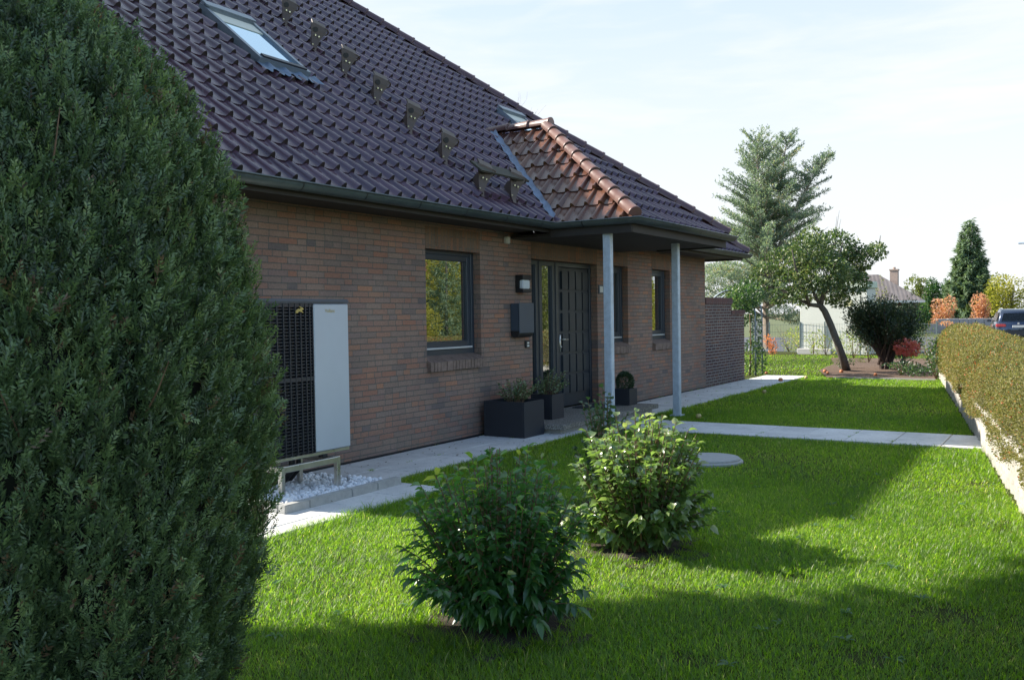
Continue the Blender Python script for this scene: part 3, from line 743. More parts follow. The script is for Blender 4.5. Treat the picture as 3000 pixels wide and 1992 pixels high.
# chimney-sweep step brackets
def bracket():
    bm = BM(); T_ = [(0, .02, -.16, .02), (.22, .032, -.07, .05), (.45, .052, -.01, .11), (.62, .07, .025, .16), (.8, .092, .05, .205), (.93, .105, .075, .24), (1., .08, .085, .255)]
    fr_, bk_ = [], []
    for (t_, w_, v_, h_) in T_:
        fr_.append([bm.verts.new((s * w_, v_, h_)) for s in (-1, 1)]); bk_.append([bm.verts.new((s * w_, v_ + .014, h_ - .004)) for s in (-1, 1)])
    for a, b, c, d in zip(fr_, fr_[1:], bk_, bk_[1:]):
        bm.faces.new((a[0], a[1], b[1], b[0])); bm.faces.new((c[1], c[0], d[0], d[1])); bm.faces.new((a[0], b[0], d[0], c[0])); bm.faces.new((a[1], c[1], d[1], b[1]))
    bm.faces.new((fr_[-1][0], fr_[-1][1], bk_[-1][1], bk_[-1][0])); bm.faces.new((fr_[0][0], bk_[0][0], bk_[0][1], fr_[0][1]))
    prism(bm, [(.0, .1), (.08, .23), (.2, .1), (.2, .03), (-.05, .03)], lambda u, v, tt: Vector((tt, u + .012, v - .006)), .0, .01)
    prism(bm, [(.07, .225), (.1, .25), (.2, .262), (.2, .25), (.11, .238)], lambda u, v, tt: Vector((tt, u, v)), -.085, .085)
    tube(bm, [(.09 + .035 * math.cos(R(a)), .085, .215 + .035 * math.sin(R(a))) for a in range(0, 361, 30)], .009, 6)
    bmesh.ops.recalc_face_normals(bm, faces=bm.faces)
    me = bpy.data.meshes.new('roof_step'); bm.to_mesh(me); bm.free(); me.materials.append(M['hookm'])
    bm = BM(); tube(bm, [(0, 0, 0), (0, -.014, .006)], .0095, 8); b1 = bpy.data.meshes.new('bolt'); bm.to_mesh(b1); bm.free(); b1.materials.append(M['bolt'])
    bm = BM(); tube(bm, [(0, 0, 0), (0, -.005, .002)], .03, 14); b2 = bpy.data.meshes.new('hole'); bm.to_mesh(b2); bm.free(); b2.materials.append(M['black'])
    return me, b1, b2
mb, mbolt, mhole = bracket()
RotS = Matrix.Rotation(R(39), 3, 'X')
def place_bracket(X, v):
    o = bpy.data.objects.new('roof_step', mb); COL.objects.link(o)
    o.parent = house; o.matrix_parent_inverse = Matrix.Translation(HO).inverted(); o.matrix_basis = Matrix.Translation(rp(X, v, .02)) @ RotS.to_4x4() @ Matrix.Rotation(R(-28), 4, 'Z') @ Matrix.Scale(1.18, 4)
    for nm, md, ps in (('bolt', mbolt, (-.02, .012, .148)), ('bolt', mbolt, (.024, .012, .148)), ('bolt', mbolt, (-.02, -.05, .05)), ('hole', mhole, (-.035, .045, .2))):
        b = bpy.data.objects.new(nm, md); COL.objects.link(b); b.parent = o; b.location = ps
    return o
STEPS = [.33 + .69 * k for k in range(0, 8)]
for k, v in enumerate(STEPS): place_bracket(9.15, v + .12)
# walkway board on the lowest step
bm = BM()
vs = [bm.verts.new(rp(X, v, h)) for h in (.275, .298) for X, v in ((9.0, .45), (10.1, .45), (10.1, .66), (9.0, .66))]
for q in ((0, 3, 2, 1), (4, 5, 6, 7), (0, 1, 5, 4), (1, 2, 6, 5), (2, 3, 7, 6), (3, 0, 4, 7)): bm.faces.new([vs[i] for i in q])
bmobj('roof_walk_board', bm, M['mossy'], house)
place_bracket(9.85, STEPS[0] + .1)

# ------------------------------------------------------------------ things on and by the wall
mbx = thing('mailbox', (10.545, -.07, 1.25), 'dark grey metal mailbox hung on the brick wall left of the door', 'mailbox')
bm = BM(); box(bm, 10.36, 10.73, -.139, -.002, 1.33, 1.7, .008, 2); bmobj('box_body', bm, M['mail'], mbx)
bm = BM(); box(bm, 10.355, 10.735, -.15, -.139, 1.30, 1.708, .004); bmobj('front_flap', bm, M['mail'], mbx)
bm = BM(); n = 12
pr = [(-.135 + .125 * 0, 1.327)] + [(-.07 - .062 * math.cos(R(180 * i / n)) * 1, 1.3 - .06 * math.sin(R(180 * i / n))) for i in range(n + 1)] + [(-.005, 1.327)]
prism(bm, pr, lambda u, v, tt: Vector((tt, u, v)), 10.36, 10.73); bmesh.ops.recalc_face_normals(bm, faces=bm.faces); bmobj('newspaper_tube', bm, M['black'], mbx)
lmp = thing('wall_lamp', (10.6, -.06, 1.85), 'black box wall lamp with frosted window above the mailbox', 'wall lamp')
bm = BM(); box(bm, 10.50, 10.72, -.125, -.002, 2.02, 2.09, .005); box(bm, 10.50, 10.72, -.125, -.002, 1.85, 1.9, .005); box(bm, 10.50, 10.72, -.055, -.003, 1.9, 2.02); bmobj('housing', bm, M['black'], lmp)
bm = BM(); box(bm, 10.515, 10.705, -.112, -.056, 1.9, 2.02, .01, 2); bmobj('lamp_glass', bm, M['lampglass'], lmp)
bel = thing('doorbell', (10.77, -.02, 1.13), 'small black doorbell panel with two buttons below the mailbox', 'doorbell')
bm = BM(); box(bm, 10.715, 10.83, -.025, -.002, 1.09, 1.19, .006); bmobj('plate', bm, M['black'], bel)
for z in (1.118, 1.158):
    bm = BM(); box(bm, 10.745, 10.8, -.031, -.026, z - .013, z + .013, .003); bmobj('button', bm, M['white'], bel)
sen = thing('motion_sensor', (10.26, -.03, 2.53), 'small white sensor box high on the wall under the eaves', 'sensor')
bm = BM(); box(bm, 10.215, 10.305, -.06, -.002, 2.495, 2.585, .01, 2); bmobj('sensor_body', bm, M['white'], sen)
num = thing('house_number_plate', (13.1, -.01, 1.93), 'small grey number plate on the wall beside the near porch post', 'number plate')
bm = BM(); box(bm, 13.0, 13.17, -.018, -.002, 1.865, 2.01, .004); bmobj('plate', bm, M['mail'], num)
bm = BM(); box(bm, 13.03, 13.14, -.0215, -.0185, 1.89, 1.985, .001); bmobj('plate_face', bm, M['alu'], num)

# entrance slab and mat
slab = thing('doorstep', (11.55, -.45, 0), 'washed gravel doorstep slab on a lower concrete base at the entrance', 'doorstep')
bm = BM(); box(bm, 10.05, 13.12, -.96, .1, .075, .14, .006, 2); bmobj('step_slab', bm, M['granite'], slab)
bm = BM(); box(bm, 10.13, 13.05, -.88, -.01, 0, .074); bmobj('step_base', bm, M['concrete'], slab)
bm = BM(); box(bm, 12.02, 12.72, -.5, -.03, .1412, .156, .004); bmo = bmobj('door_mat', bm, M['mat']); tag(bmo, 'flat dark door mat lying before the panelled front door', 'door mat')

def planter(x0, x1, y0, y1, z0, z1, label, t=.025):
    r = thing('planter', ((x0 + x1) / 2, (y0 + y1) / 2, z0), label, 'planter', 'black square planters at the entrance')
    bm = BM()
    box(bm, x0, x1, y0, y0 + t, z0, z1, .003); box(bm, x0, x1, y1 - t, y1, z0, z1, .003)
    box(bm, x0, x0 + t, y0 + t, y1 - t, z0, z1 - .0005, .003); box(bm, x1 - t, x1, y0 + t, y1 - t, z0, z1 - .0005, .003)
    bmobj('pot', bm, M['planter'], r)
    bm = BM(); box(bm, x0 + t, x1 - t, y0 + t, y1 - t, z0 + .02, z1 - .05); bmobj('potting_soil', bm, M['soil'], r)
    return r
planter(9.55, 10.04, -.69, -.09, .018, .465, 'largest black planter, standing on the paving against the wall')
planter(10.53, 10.86, -.53, -.2, .141, .475, 'black planter on the doorstep left of the front door')
planter(12.69, 12.98, -.665, -.37, .141, .39, 'smallest black planter, behind the near porch post')
def potplant(name, c, rx, ry, h, n, mat, label, cat, ln, wd, lean=(0, 0), stems=True):
    r = thing(name, c, label, cat)
    ns = 46; P = []; A = []; NN = []; bm = BM()
    for i in range(ns):
        a = rng.uniform(0, 2 * math.pi); q = math.sqrt(rng.random()); hh = h * rng.uniform(.45, 1.) * (1 - .35 * q * q)
        b = np.array([c[0] + .25 * rx * q * math.cos(a), c[1] + .25 * ry * q * math.sin(a), c[2] - .03]); tip = np.array([c[0] + rx * q * math.cos(a) + lean[0] * hh, c[1] + ry * q * math.sin(a) + lean[1] * hh, c[2] + hh])
        mid = (b + tip) / 2 + np.array([0, 0, .1 * h]); tube(bm, [b, mid, tip], [.004, .003, .0015], 4, False)
        for s in np.linspace(.3, 1, max(3, n // ns)):
            p = (1 - s) ** 2 * b + 2 * s * (1 - s) * mid + s * s * tip
            P.append(p + rng.normal(size=3) * .008); d = rng.normal(size=3); d[2] = abs(d[2]) * .6 + .25; A.append(d); NN.append(rng.normal(size=3) + np.array([0, 0, 1.5]))
    bmobj('stems', bm, M['stem'], r)
    leaves('foliage', mat, np.array(P), np.array(A), np.array(NN), rng.uniform(.7, 1.25, len(P)) * ln, rng.uniform(.8, 1.2, len(P)) * wd, r, .2)
potplant('potted_shrub', (9.9, -.36, .41), .34, .3, .36, 1000, M['potleaf'], 'loose variegated shrub growing from the largest black planter', 'potted plant', .038, .018, (.25, -.1))
potplant('potted_shrub', (10.68, -.38, .42), .26, .26, .42, 800, M['potleaf'], 'trailing variegated shrub in the planter left of the front door', 'potted plant', .038, .018, (.15, -.25))
r = thing('box_ball', (12.83, -.52, .34), 'small dark clipped box ball in the smallest planter', 'potted plant')
d = rdir(2600); d[:, 2] = np.where(d[:, 2] < -.6, -d[:, 2], d[:, 2]); p = np.array([12.835, -.52, .49]) + d * (np.array([.135, .135, .15]) * (1 + .1 * lump(d, 5.)[:, None]) * rng.uniform(.8, 1.04, 2600)[:, None])
leaves('foliage', M['box'], p, d + rng.normal(size=d.shape) * .6, rdir(2600), .022, .014, r)
bm = BM(); tube(bm, [(12.835, -.52, .33), (12.835, -.52, .45)], .012, 6); bmobj('stem', bm, M['stem'], r)

# ------------------------------------------------------------------ heat pump on its stand
hp = thing('heat_pump', (5.62, -.675, .05), 'tall outdoor heat pump with black fan grille and silver panel', 'heat pump')
hx0, hx1, hy0, hy1, hz0, hz1, hxm = 5.07, 6.17, -.9, -.45, .375, 1.66, 5.735
bm = BM(); box(bm, hx0, hx1, hy0 + .04, hy1, hz0, hz1, .012, 2); bmobj('casing', bm, M['pumpdark'], hp)
bm = BM()
n = 46
for i in range(n):
    z = hz0 + .02 + (hz1 - hz0 - .04) * i / (n - 1); box(bm, hx0 + .01, hxm - .004, hy0 + .004, hy0 + .03, z - .0045, z + .0045)
for i in range(11):
    s = i / 10; xx = hx0 + .012 + (hxm - hx0 - .022) * (1 - (1 - s) ** 1.25); box(bm, xx - .005, xx + .005, hy0 - .004, hy0 + .032, hz0 + .003, hz1 - .002)
box(bm, hx0 + .008, hxm - .003, hy0 - .001, hy0 + .02, 1.0, 1.035); box(bm, hx0 + .008, hxm - .003, hy0 + .001, hy0 + .02, hz1 - .03, hz1 - .001)
bmobj('fan_grille', bm, M['fins'], hp)
for zc in (.70, 1.34):
    bm = BM()
    c = Vector((5.4, hy0 + .037, zc)); tube(bm, [c, c + Vector((0, -.004, 0))], .05, 16)
    for k in range(5):
        a = 2 * math.pi * k / 5
        q = [(.045, 0), (.27, .12), (.29, .5), (.06, .5)]
        poly(bm, [c + Vector((rr * math.cos(a + an), -.002 - .001 * k, rr * math.sin(a + an))) for rr, an in q])
    bmobj('fan', bm, M['black'], hp)
boxobj('front_panel', (hxm, hx1, hy0 - .006, hy0 + .045, hz0 + .002, hz1 - .002), M['panel'], hp, .008)
bm = BM(); box(bm, hx0 - .02, hx1 + .012, hy0 - .015, hy1 + .01, hz1 + .002, hz1 + .04, .012, 2)
for v in bm.verts:
    if v.co.z > hz1 + .03: v.co.z += .012 * (1 - ((v.co.x - 5.62) / .56) ** 2)
bmobj('top_cover', bm, M['pumpcover'], hp)
boxobj('bottom_rail', (hx0, hx1, hy0 + .01, hy1, hz0 - .03, hz0 - .001), M['steel'], hp, .004)
for (xx, yy, rr) in ((5.72, -.62, .028), (5.82, -.6, .022)):
    bm = BM(); tube(bm, [(xx, yy, hz0 + .02), (xx, yy, .2), (xx + .02, yy + .12, .1), (xx + .03, yy + .3, .06), (xx + .03, -.02, .055)], rr, 10); bmobj('insulated_pipe', bm, M['black'], hp, True)
# emblem: a leaping hare in a ring, gold
hare = [(-.046, -.012), (-.03, .006), (-.012, .016), (.008, .014), (.02, .022), (.004, .03), (-.004, .036), (.012, .034), (.028, .028), (.038, .026), (.05, .016), (.046, .008), (.034, .006), (.03, -.004), (.05, -.02), (.03, -.014), (.014, -.008), (-.006, -.008), (-.02, -.02), (-.05, -.024), (-.026, -.012)]
bm = BM(); prism(bm, hare, lambda u, v, tt: Vector((5.56 + u, tt, 1.6 + v)), hy0 - .012, hy0 - .006); bmesh.ops.recalc_face_normals(bm, faces=bm.faces); bmobj('emblem', bm, M['gold'], hp)
cu = bpy.data.curves.new('wordmark', 'FONT'); cu.body = 'Vaillant'; cu.size = .042; cu.align_x = 'LEFT'
tmp = bpy.data.objects.new('tmp', cu); COL.objects.link(tmp)
dg = bpy.context.evaluated_depsgraph_get(); me = bpy.data.meshes.new_from_object(tmp.evaluated_get(dg)); bpy.data.objects.remove(tmp)
me.transform(Matrix.Translation((5.87, hy0 - .0085, 1.585)) @ Matrix.Rotation(R(90), 4, 'X')); link('wordmark', me, M['gold'], hp)
for (xx, yy) in ((5.30, -.93), (5.96, -.93), (5.30, -.47), (5.96, -.47)):
    boxobj('stand_leg', (xx - .022, xx + .022, yy - .022, yy + .022, .02, .315), M['steel'], hp, .004)
for yy in (-.93, -.47): boxobj('stand_rail', (5.28, 5.98, yy - .021, yy + .021, .262, .313), M['steel'], hp, .004)
for xx in (5.3, 5.96): boxobj('stand_bearer', (xx - .02, xx + .02, -.905, -.49, .264, .312), M['steel'], hp, .004)
for (xx, yy) in ((5.18, -.86), (5.86, -.86), (5.18, -.5), (5.86, -.5)): boxobj('vibration_foot', (xx - .03, xx + .03, yy - .03, yy + .03, .3135, .345), M['rubber'], hp, .004)

# pebbles and kerbs
ic = BM(); bmesh.ops.create_icosphere(ic, subdivisions=2, radius=1.); iv = np.array([v.co[:] for v in ic.verts]); ifc = np.array([[v.index for v in fc.verts] for fc in ic.faces]); ic.free()
n = 1500; c = np.stack([rng.uniform(5.1, 6.37, n), rng.uniform(-1.17, -.06, n), rng.uniform(.005, .045, n)], 1)
c[:, 2] += .018 * (1 + lump(c, 3.))
V = []
for i in range(n):
    s = rng.uniform(.016, .032) * np.array([1, rng.uniform(.7, 1), rng.uniform(.55, .85)]); q, _ = np.linalg.qr(rng.normal(size=(3, 3)))
    v = iv * (1 + .22 * lump(iv, 2.1, rng.random() * 40)[:, None]); V.append((v * s) @ q.T + c[i])
V = np.concatenate(V); lo = (np.arange(n)[:, None, None] * len(iv) + ifc[None]).ravel()
me = npmesh('white_pebbles', V, lo, np.full(n * len(ifc), 3)); me.polygons.foreach_set('use_smooth', np.ones(len(me.polygons), bool))
M['pebble'] = simple('white_marble', (.78, .78, .78), .65, var=.14, scale=9)
tag(link('white_pebbles', me, M['pebble']), 'white marble pebbles filling the kerbed bed under the heat pump', 'pebbles', kind='stuff')
sheet('pebble_bed', [(5.0, -1.25), (6.4, -1.25), (6.4, -.03), (5.0, -.03)], .008, M['soil'])
for a, b in ((5.0, 5.27), (5.27, 5.77), (5.77, 6.1), (6.1, 6.43)):
    bm = BM(); box(bm, a + .002, b - .002, -1.275, -1.195, -.04, .085, .006, 2); o = bmobj('kerb_stone', bm, M['concrete'])
    tag(o, {5.0: 'grey kerb stone at the near corner of the pebble bed', 5.27: 'second kerb stone from the near corner of the pebble bed', 5.77: 'third kerb stone from the near corner of the pebble bed', 6.1: 'kerb stone at the far corner of the pebble bed'}[a], 'kerb stone', 'concrete kerb stones round the pebble bed')
for i, (a, b) in enumerate(((-1.193, -.7), (-.698, -.2))):
    bm = BM(); box(bm, 5.0, 5.08, a, b - .002, -.04, .086, .006, 2); o = bmobj('kerb_stone', bm, M['concrete'])
    tag(o, ('kerb stone on the near end of the pebble bed, beside the thuja', 'kerb stone below the heat pump, nearest to the house wall')[i], 'kerb stone', 'concrete kerb stones round the pebble bed')
# well lid in the lawn
wl = thing('well_lid', (8.95, -3.28, 0), 'round concrete well cover set in the shaded lawn', 'well cover')
def disc(bm, c, r, z0, z1, n=48, bev=.01):
    rings = [[bm.verts.new((c[0] + rr * math.cos(2 * math.pi * k / n), c[1] + rr * math.sin(2 * math.pi * k / n), z)) for k in range(n)] for rr, z in ((r, z0), (r, z1 - bev), (r - bev, z1))]
    for a, b in zip(rings, rings[1:]):
        for k in range(n): bm.faces.new((a[k], a[(k + 1) % n], b[(k + 1) % n], b[k]))
    bm.faces.new(rings[-1])
bm = BM(); disc(bm, (8.95, -3.28), .33, -.03, .03); bmobj('rim', bm, M['lid'], wl)
bm = BM(); disc(bm, (8.95, -3.28), .3, .025, .055); bmobj('lid', bm, M['lid'], wl)
# ------------------------------------------------------------------ garden wall and rose arch
gw = thing('garden_wall', (19.1, .12, 0), 'stepped garden wall of dark clinker brick running on from the house corner', 'wall')
boxobj('brickwork', (17.875, 19.52, .0, .24, -.05, 1.72), M['gwall'], gw); boxobj('brickwork', (19.521, 20.4, .0, .24, -.05, 1.5), M['gwall'], gw)
M['capbrick'] = brickmat('coping_brick', vertical=True, palette=[(0, (.1, .06, .065)), (.6, (.16, .08, .075)), (1, (.12, .08, .085))], mortar=(.2, .19, .19), rnd=False)
boxobj('coping', (17.876, 19.55, -.02, .26, 1.721, 1.86), M['capbrick'], gw, .006); boxobj('coping', (19.5, 20.43, -.018, .258, 1.501, 1.6), M['capbrick'], gw, .006)
arch = thing('rose_arch', (22.3, .8, 0), 'grey metal rose arch standing past the end of the garden wall', 'garden arch')
M['arch'] = simple('arch_steel', (.2, .25, .3), .5, metal=.3, var=.15)
def archhoop(xx):
    pts = [(xx, .22, 0), (xx, .22, 1.5)] + [(xx, .82 - .6 * math.cos(R(a)), 1.5 + .6 * math.sin(R(a))) for a in range(15, 180, 15)] + [(xx, 1.42, 1.5), (xx, 1.42, 0)]
    bm = BM(); tube(bm, pts, .021, 8); bmobj('hoop', bm, M['arch'], arch, True)
for xx in (21.95, 22.5): archhoop(xx)
bm = BM()
for yy in (.22, 1.42):
    for z in (.42, 1.05, 1.5): tube(bm, [(21.95, yy, z), (22.5, yy, z)], .011, 6)
for a in (45, 90, 135): tube(bm, [(21.95, .82 - .6 * math.cos(R(a)), 1.5 + .6 * math.sin(R(a))), (22.5, .82 - .6 * math.cos(R(a)), 1.5 + .6 * math.sin(R(a)))], .013, 6)
bmobj('rungs', bm, M['arch'], arch)
def blobfill(blobs, n, shell=.5):
    w = np.array([b[3] * b[4] * b[5] if len(b) > 4 else b[3] ** 3 for b in blobs]) ** .75; k = rng.choice(len(blobs), n, p=w / w.sum())
    d = rdir(n); r = rng.random(n) ** (1 / 3) * (1 - shell) + shell * rng.random(n) ** .25
    r = r * (1 + .16 * lump(d * 1.6 + k[:, None], 2.2))
    c = np.array([b[:3] for b in blobs])[k]; s = np.array([b[3:6] if len(b) > 4 else [b[3]] * 3 for b in blobs])[k]
    return c + d * s * r[:, None], d, r
def blobplant(name, loc, blobs, n, mat, ln, wd, label, cat, group=None, up=.3, trunk=None, bark='bark', part='foliage', shell=.5, tonebias=0., gap=0., detail=1, droop=.15):
    r_ = thing(name, loc, label, cat, group)
    P, D, q = blobfill(blobs, n, shell)
    if gap:
        keep = lump(P, gap[0], 3.) > gap[1]; P, D = P[keep], D[keep]
    A = D * .8 + rng.normal(size=P.shape) * .6; A[:, 2] += up
    tn = np.clip(.5 + .3 * rng.normal(size=len(P)) + .25 * lump(P, 2. / max(.3, blobs[0][3]), 9.) + tonebias, 0, 1)
    leaves(part, mat, P, A, rdir(len(P)) + np.array([0, 0, .8]), ln * rng.uniform(.7, 1.3, len(P)), wd * rng.uniform(.75, 1.25, len(P)), r_, droop, .25, detail, tn)
    if trunk:
        bm = BM()
        for pts, rad in trunk: tube(bm, pts, rad, 7)
        bmobj('trunk', bm, M[bark], r_, True)
    return r_
cl_ = [(21.1, .2, 1.9, .5, .4, .3), (21.75, .35, 2.0, .45, .45, .3), (22.1, .7, 2.05, .3, .4, .2), (21.9, .5, 1.6, .2, .3, .4), (21.95, .3, .5, .16, .2, .5), (22.1, .25, 1.1, .12, .14, .5), (22.45, .25, .35, .14, .16, .4), (20.9, .2, 1.75, .4, .25, .25)]
blobplant('climbing_rose', (21.9, .3, 0), cl_, 3600, M['ivy'], .07, .045, 'dark leafy climber over the metal arch and the end of the garden wall', 'climbing plant', trunk=[([(21.9, .35, 0), (21.85, .3, .8), (21.6, .25, 1.7)], [.02, .016, .008]), ([(22.1, .28, 0), (22.1, .26, 1.2), (22., .4, 1.9)], [.016, .012, .006])], bark='stem')

# ------------------------------------------------------------------ big thuja beside the camera
th = thing('thuja', (1.41, -3.85, 0), 'huge dark green clipped thuja filling the left edge of the view', 'conifer')
tc_ = np.array([1.41, -3.85, 1.25]); tocam = math.atan2(-6.5 + 3.85, -1.41)
def thuja_surface(az, el):
    """az angle, el height parameter -1..1"""
    hz = np.where(el > 0, 1.24, 1.5); rr = np.sqrt(np.maximum(0, 1 - np.abs(el) ** 2.05)); z = tc_[2] + el * hz
    q = np.stack([np.cos(az) * 2.6, np.sin(az) * 2.6, z * .55], -1)
    dsp = .06 * lump(q, 2.6) + .05 * lump(q * np.array([1, 1, .7]), 6.3, 4.) + .025 * lump(q, 13., 1.)
    rad = .7 * rr * (1 + dsp) + dsp * .2
    return np.stack([tc_[0] + np.cos(az) * rad, tc_[1] + np.sin(az) * rad, z], -1), dsp
npl = 4300; per = 15; ns = npl * per      # upright plumes, each a bundle of flat sprays
paz = np.where(rng.random(npl) < .86, tocam + rng.uniform(-1.9, 1.9, npl), rng.uniform(0, 2 * math.pi, npl)); pel = rng.uniform(-.9, .99, npl); plen = rng.uniform(.1, .26, npl); ptone = rng.normal(size=npl) * .17
ti = rng.random((npl, per)); az = (paz[:, None] + rng.normal(size=(npl, per)) * (.055 * (1.1 - .7 * ti)) + .02 * np.sin(paz * 50)[:, None] * ti).ravel(); el = np.clip(pel[:, None] + (ti - .5) * plen[:, None] / 1.25, -.93, 1.).ravel()
plout = (.055 * np.sin(math.pi * np.clip(ti * .9 + .1, 0, 1)) - .025).ravel(); ptn = (ptone[:, None] + .3 * (ti - .45)).ravel()
S, dsp = thuja_surface(az, el)
out = np.stack([np.cos(az), np.sin(az), .5 * np.clip(el, 0, 1) * 2], -1); out = unit(out)
S = S + out * (plout - rng.uniform(0, .045, ns))[:, None]
ax = unit(out * .42 + np.array([0, 0, 1.05]) + rng.normal(size=(ns, 3)) * .36)
sn_ = unit(np.cross(ax, np.array([0, 0, 1.])) * rng.normal(size=(ns, 1)) * .6 + out * .7 + rng.normal(size=(ns, 3)) * .5)
sd2 = unit(np.cross(sn_, ax)); sl = rng.uniform(.032, .078, ns)[:, None]
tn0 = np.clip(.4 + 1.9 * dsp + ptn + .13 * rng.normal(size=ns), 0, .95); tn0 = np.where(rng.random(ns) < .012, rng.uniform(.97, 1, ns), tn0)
P, A, NN, LN, WD, TN = [], [], [], [], [], []
for s, sgn in ((0., 0), (.14, 1), (.22, -1), (.3, 1), (.38, -1), (.46, 1), (.54, -1), (.62, 1), (.7, -1), (.78, 1), (.86, -1), (.7, 0)):
    p = S + ax * sl * s; d = ax * .8 + sd2 * .75 * sgn
    P.append(p); A.append(d + rng.normal(size=d.shape) * .22); NN.append(sn_); LN.append(sl[:, 0] * ((.36 - .2 * s) if sgn else .34 + .36 * (s < .1))); WD.append(sl[:, 0] * .055 + .0016); TN.append(tn0 + rng.normal(size=ns) * .05 + .14 * s)
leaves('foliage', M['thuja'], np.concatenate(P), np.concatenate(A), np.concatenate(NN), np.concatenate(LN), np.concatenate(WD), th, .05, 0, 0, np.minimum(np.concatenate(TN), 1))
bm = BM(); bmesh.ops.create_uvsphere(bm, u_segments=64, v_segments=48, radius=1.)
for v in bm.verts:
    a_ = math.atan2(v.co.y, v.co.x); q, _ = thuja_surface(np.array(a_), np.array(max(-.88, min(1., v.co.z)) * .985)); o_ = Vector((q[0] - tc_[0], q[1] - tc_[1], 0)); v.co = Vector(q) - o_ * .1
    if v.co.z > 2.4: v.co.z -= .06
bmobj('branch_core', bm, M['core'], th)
bm = BM(); tube(bm, [(1.41, -3.85, -.05), (1.41, -3.85, .6)], .09, 10); bmobj('trunk', bm, M['bark'], th)
for i in range(9):      # a few bare brown twigs showing at the surface
    a_ = tocam + rng.uniform(-1.2, 1.2); e_ = rng.uniform(-.5, .5); q, _ = thuja_surface(np.array(a_), np.array(e_)); o_ = np.array([math.cos(a_), math.sin(a_), 0]); q = q - o_ * .02
    bm = BM(); d = np.array([rng.normal() * .5, rng.normal() * .5, 1.]) * rng.uniform(.08, .2); tube(bm, [q, q + d * .5 + o_ * .03, q + d + o_ * .045], [.003, .0022, .001], 5)
    bmobj('bare_twig', bm, M['stem'], th)

# ------------------------------------------------------------------ two shrubs in the lawn
def shrub(name, c, rx, ry, h, nst, nl, mat, ln, wd, label, droop, up, bare, seed, flat=.55, detail=2, toneadd=0., stemr=.005, extra=()):
    r_ = thing(name, (*c, 0), label, 'shrub'); P, A, NN, TN = [], [], [], []; bm = BM()
    for i in range(nst):
        a_ = rng.uniform(0, 2 * math.pi); q = math.sqrt(rng.random()); e = rng.uniform(.72, 1.04)
        hh = h * e * (1 - flat * q ** 2.6); tip = np.array([c[0] + rx * q * math.cos(a_) * e, c[1] + ry * q * math.sin(a_) * e, hh])
        if rng.random() < .3: tip[2] = h * rng.uniform(.15, .5) * e; tip[:2] = np.array(c) + (tip[:2] - np.array(c)) * 1.0 / max(q, .8)
        b = np.array([c[0] + .24 * rx * q * math.cos(a_ + .3), c[1] + .24 * ry * q * math.sin(a_ + .3), -.02]); mid = b * .45 + tip * .55 + np.array([0, 0, .16 * h]); mid[:2] = b[:2] * .5 + tip[:2] * .5 + (tip[:2] - np.array(c)) * .12
        cv = lambda s: (1 - s) ** 2 * b + 2 * s * (1 - s) * mid + s * s * tip
        tube(bm, [cv(s) for s in np.linspace(0, 1, 6)], np.linspace(stemr, stemr * .35, 6), 5, False)
        az0 = rng.uniform(0, 6)
        for k in range(nl):
            s = .12 + .88 * (k + rng.random()) / nl
            if s > 1 - bare and rng.random() < .6: continue
            p = cv(min(s, 1)); t_ = unit(cv(min(s + .02, 1.02)) - cv(s - .02)); an = az0 + k * 2.4
            o_ = np.array([math.cos(an), math.sin(an), 0]) + unit(p - np.array([c[0], c[1], h * .35])) * .8
            d = unit(o_ + t_ * up + rng.normal(size=3) * .25)
            P.append(p); A.append(d); NN.append(np.array([0, 0, 1.]) + rng.normal(size=3) * .35 + o_ * .3); TN.append(.35 + .3 * rng.random() + .3 * (s > .93) + .12 * rng.normal() + toneadd)
    bmobj('stems', bm, M['stem'], r_)
    n = len(P); leaves('foliage', mat, np.array(P), np.array(A), np.array(NN), ln * rng.uniform(.55, 1.25, n), wd * rng.uniform(.7, 1.25, n), r_, droop, .22, detail, np.array(TN))
    return r_
shrub('shrub', (3.74, -4.07), .49, .49, .87, 260, 22, M['bush1'], .069, .031, 'dark green shrub with long drooping leaves in the foreground lawn', .42, .35, .04, 1, .42)
shrub('shrub', (5.42, -4.05), .5, .5, .86, 240, 21, M['bush2'], .061, .05, 'pale sunlit shrub with rounded leaves and upright brown stems', .25, .25, .05, 2, .3, 2, -.06, .0075)
shrub('shrub', (6.55, -3.28), .28, .28, .95, 70, 18, M['bush3'], .05, .035, 'taller dark shrub half hidden behind the pale rounded-leaf shrub', .2, .4, .0, 3, .5)
for (cx_, cy_, rr) in ((3.74, -4.07, .42), (5.42, -4.05, .42), (6.55, -3.28, .3)):
    bm = BM(); n = 40; ring = [bm.verts.new((cx_ + rr * (1 + .18 * math.sin(k * .9) + .1 * math.sin(k * 2.3)) * math.cos(2 * math.pi * k / n), cy_ + rr * (1 + .18 * math.sin(k * .9) + .1 * math.sin(k * 2.3)) * math.sin(2 * math.pi * k / n), .008)) for k in range(n)]
    bm.faces.new(ring); tag(bmobj('bare_soil', bm, M['soil']), kind='structure')

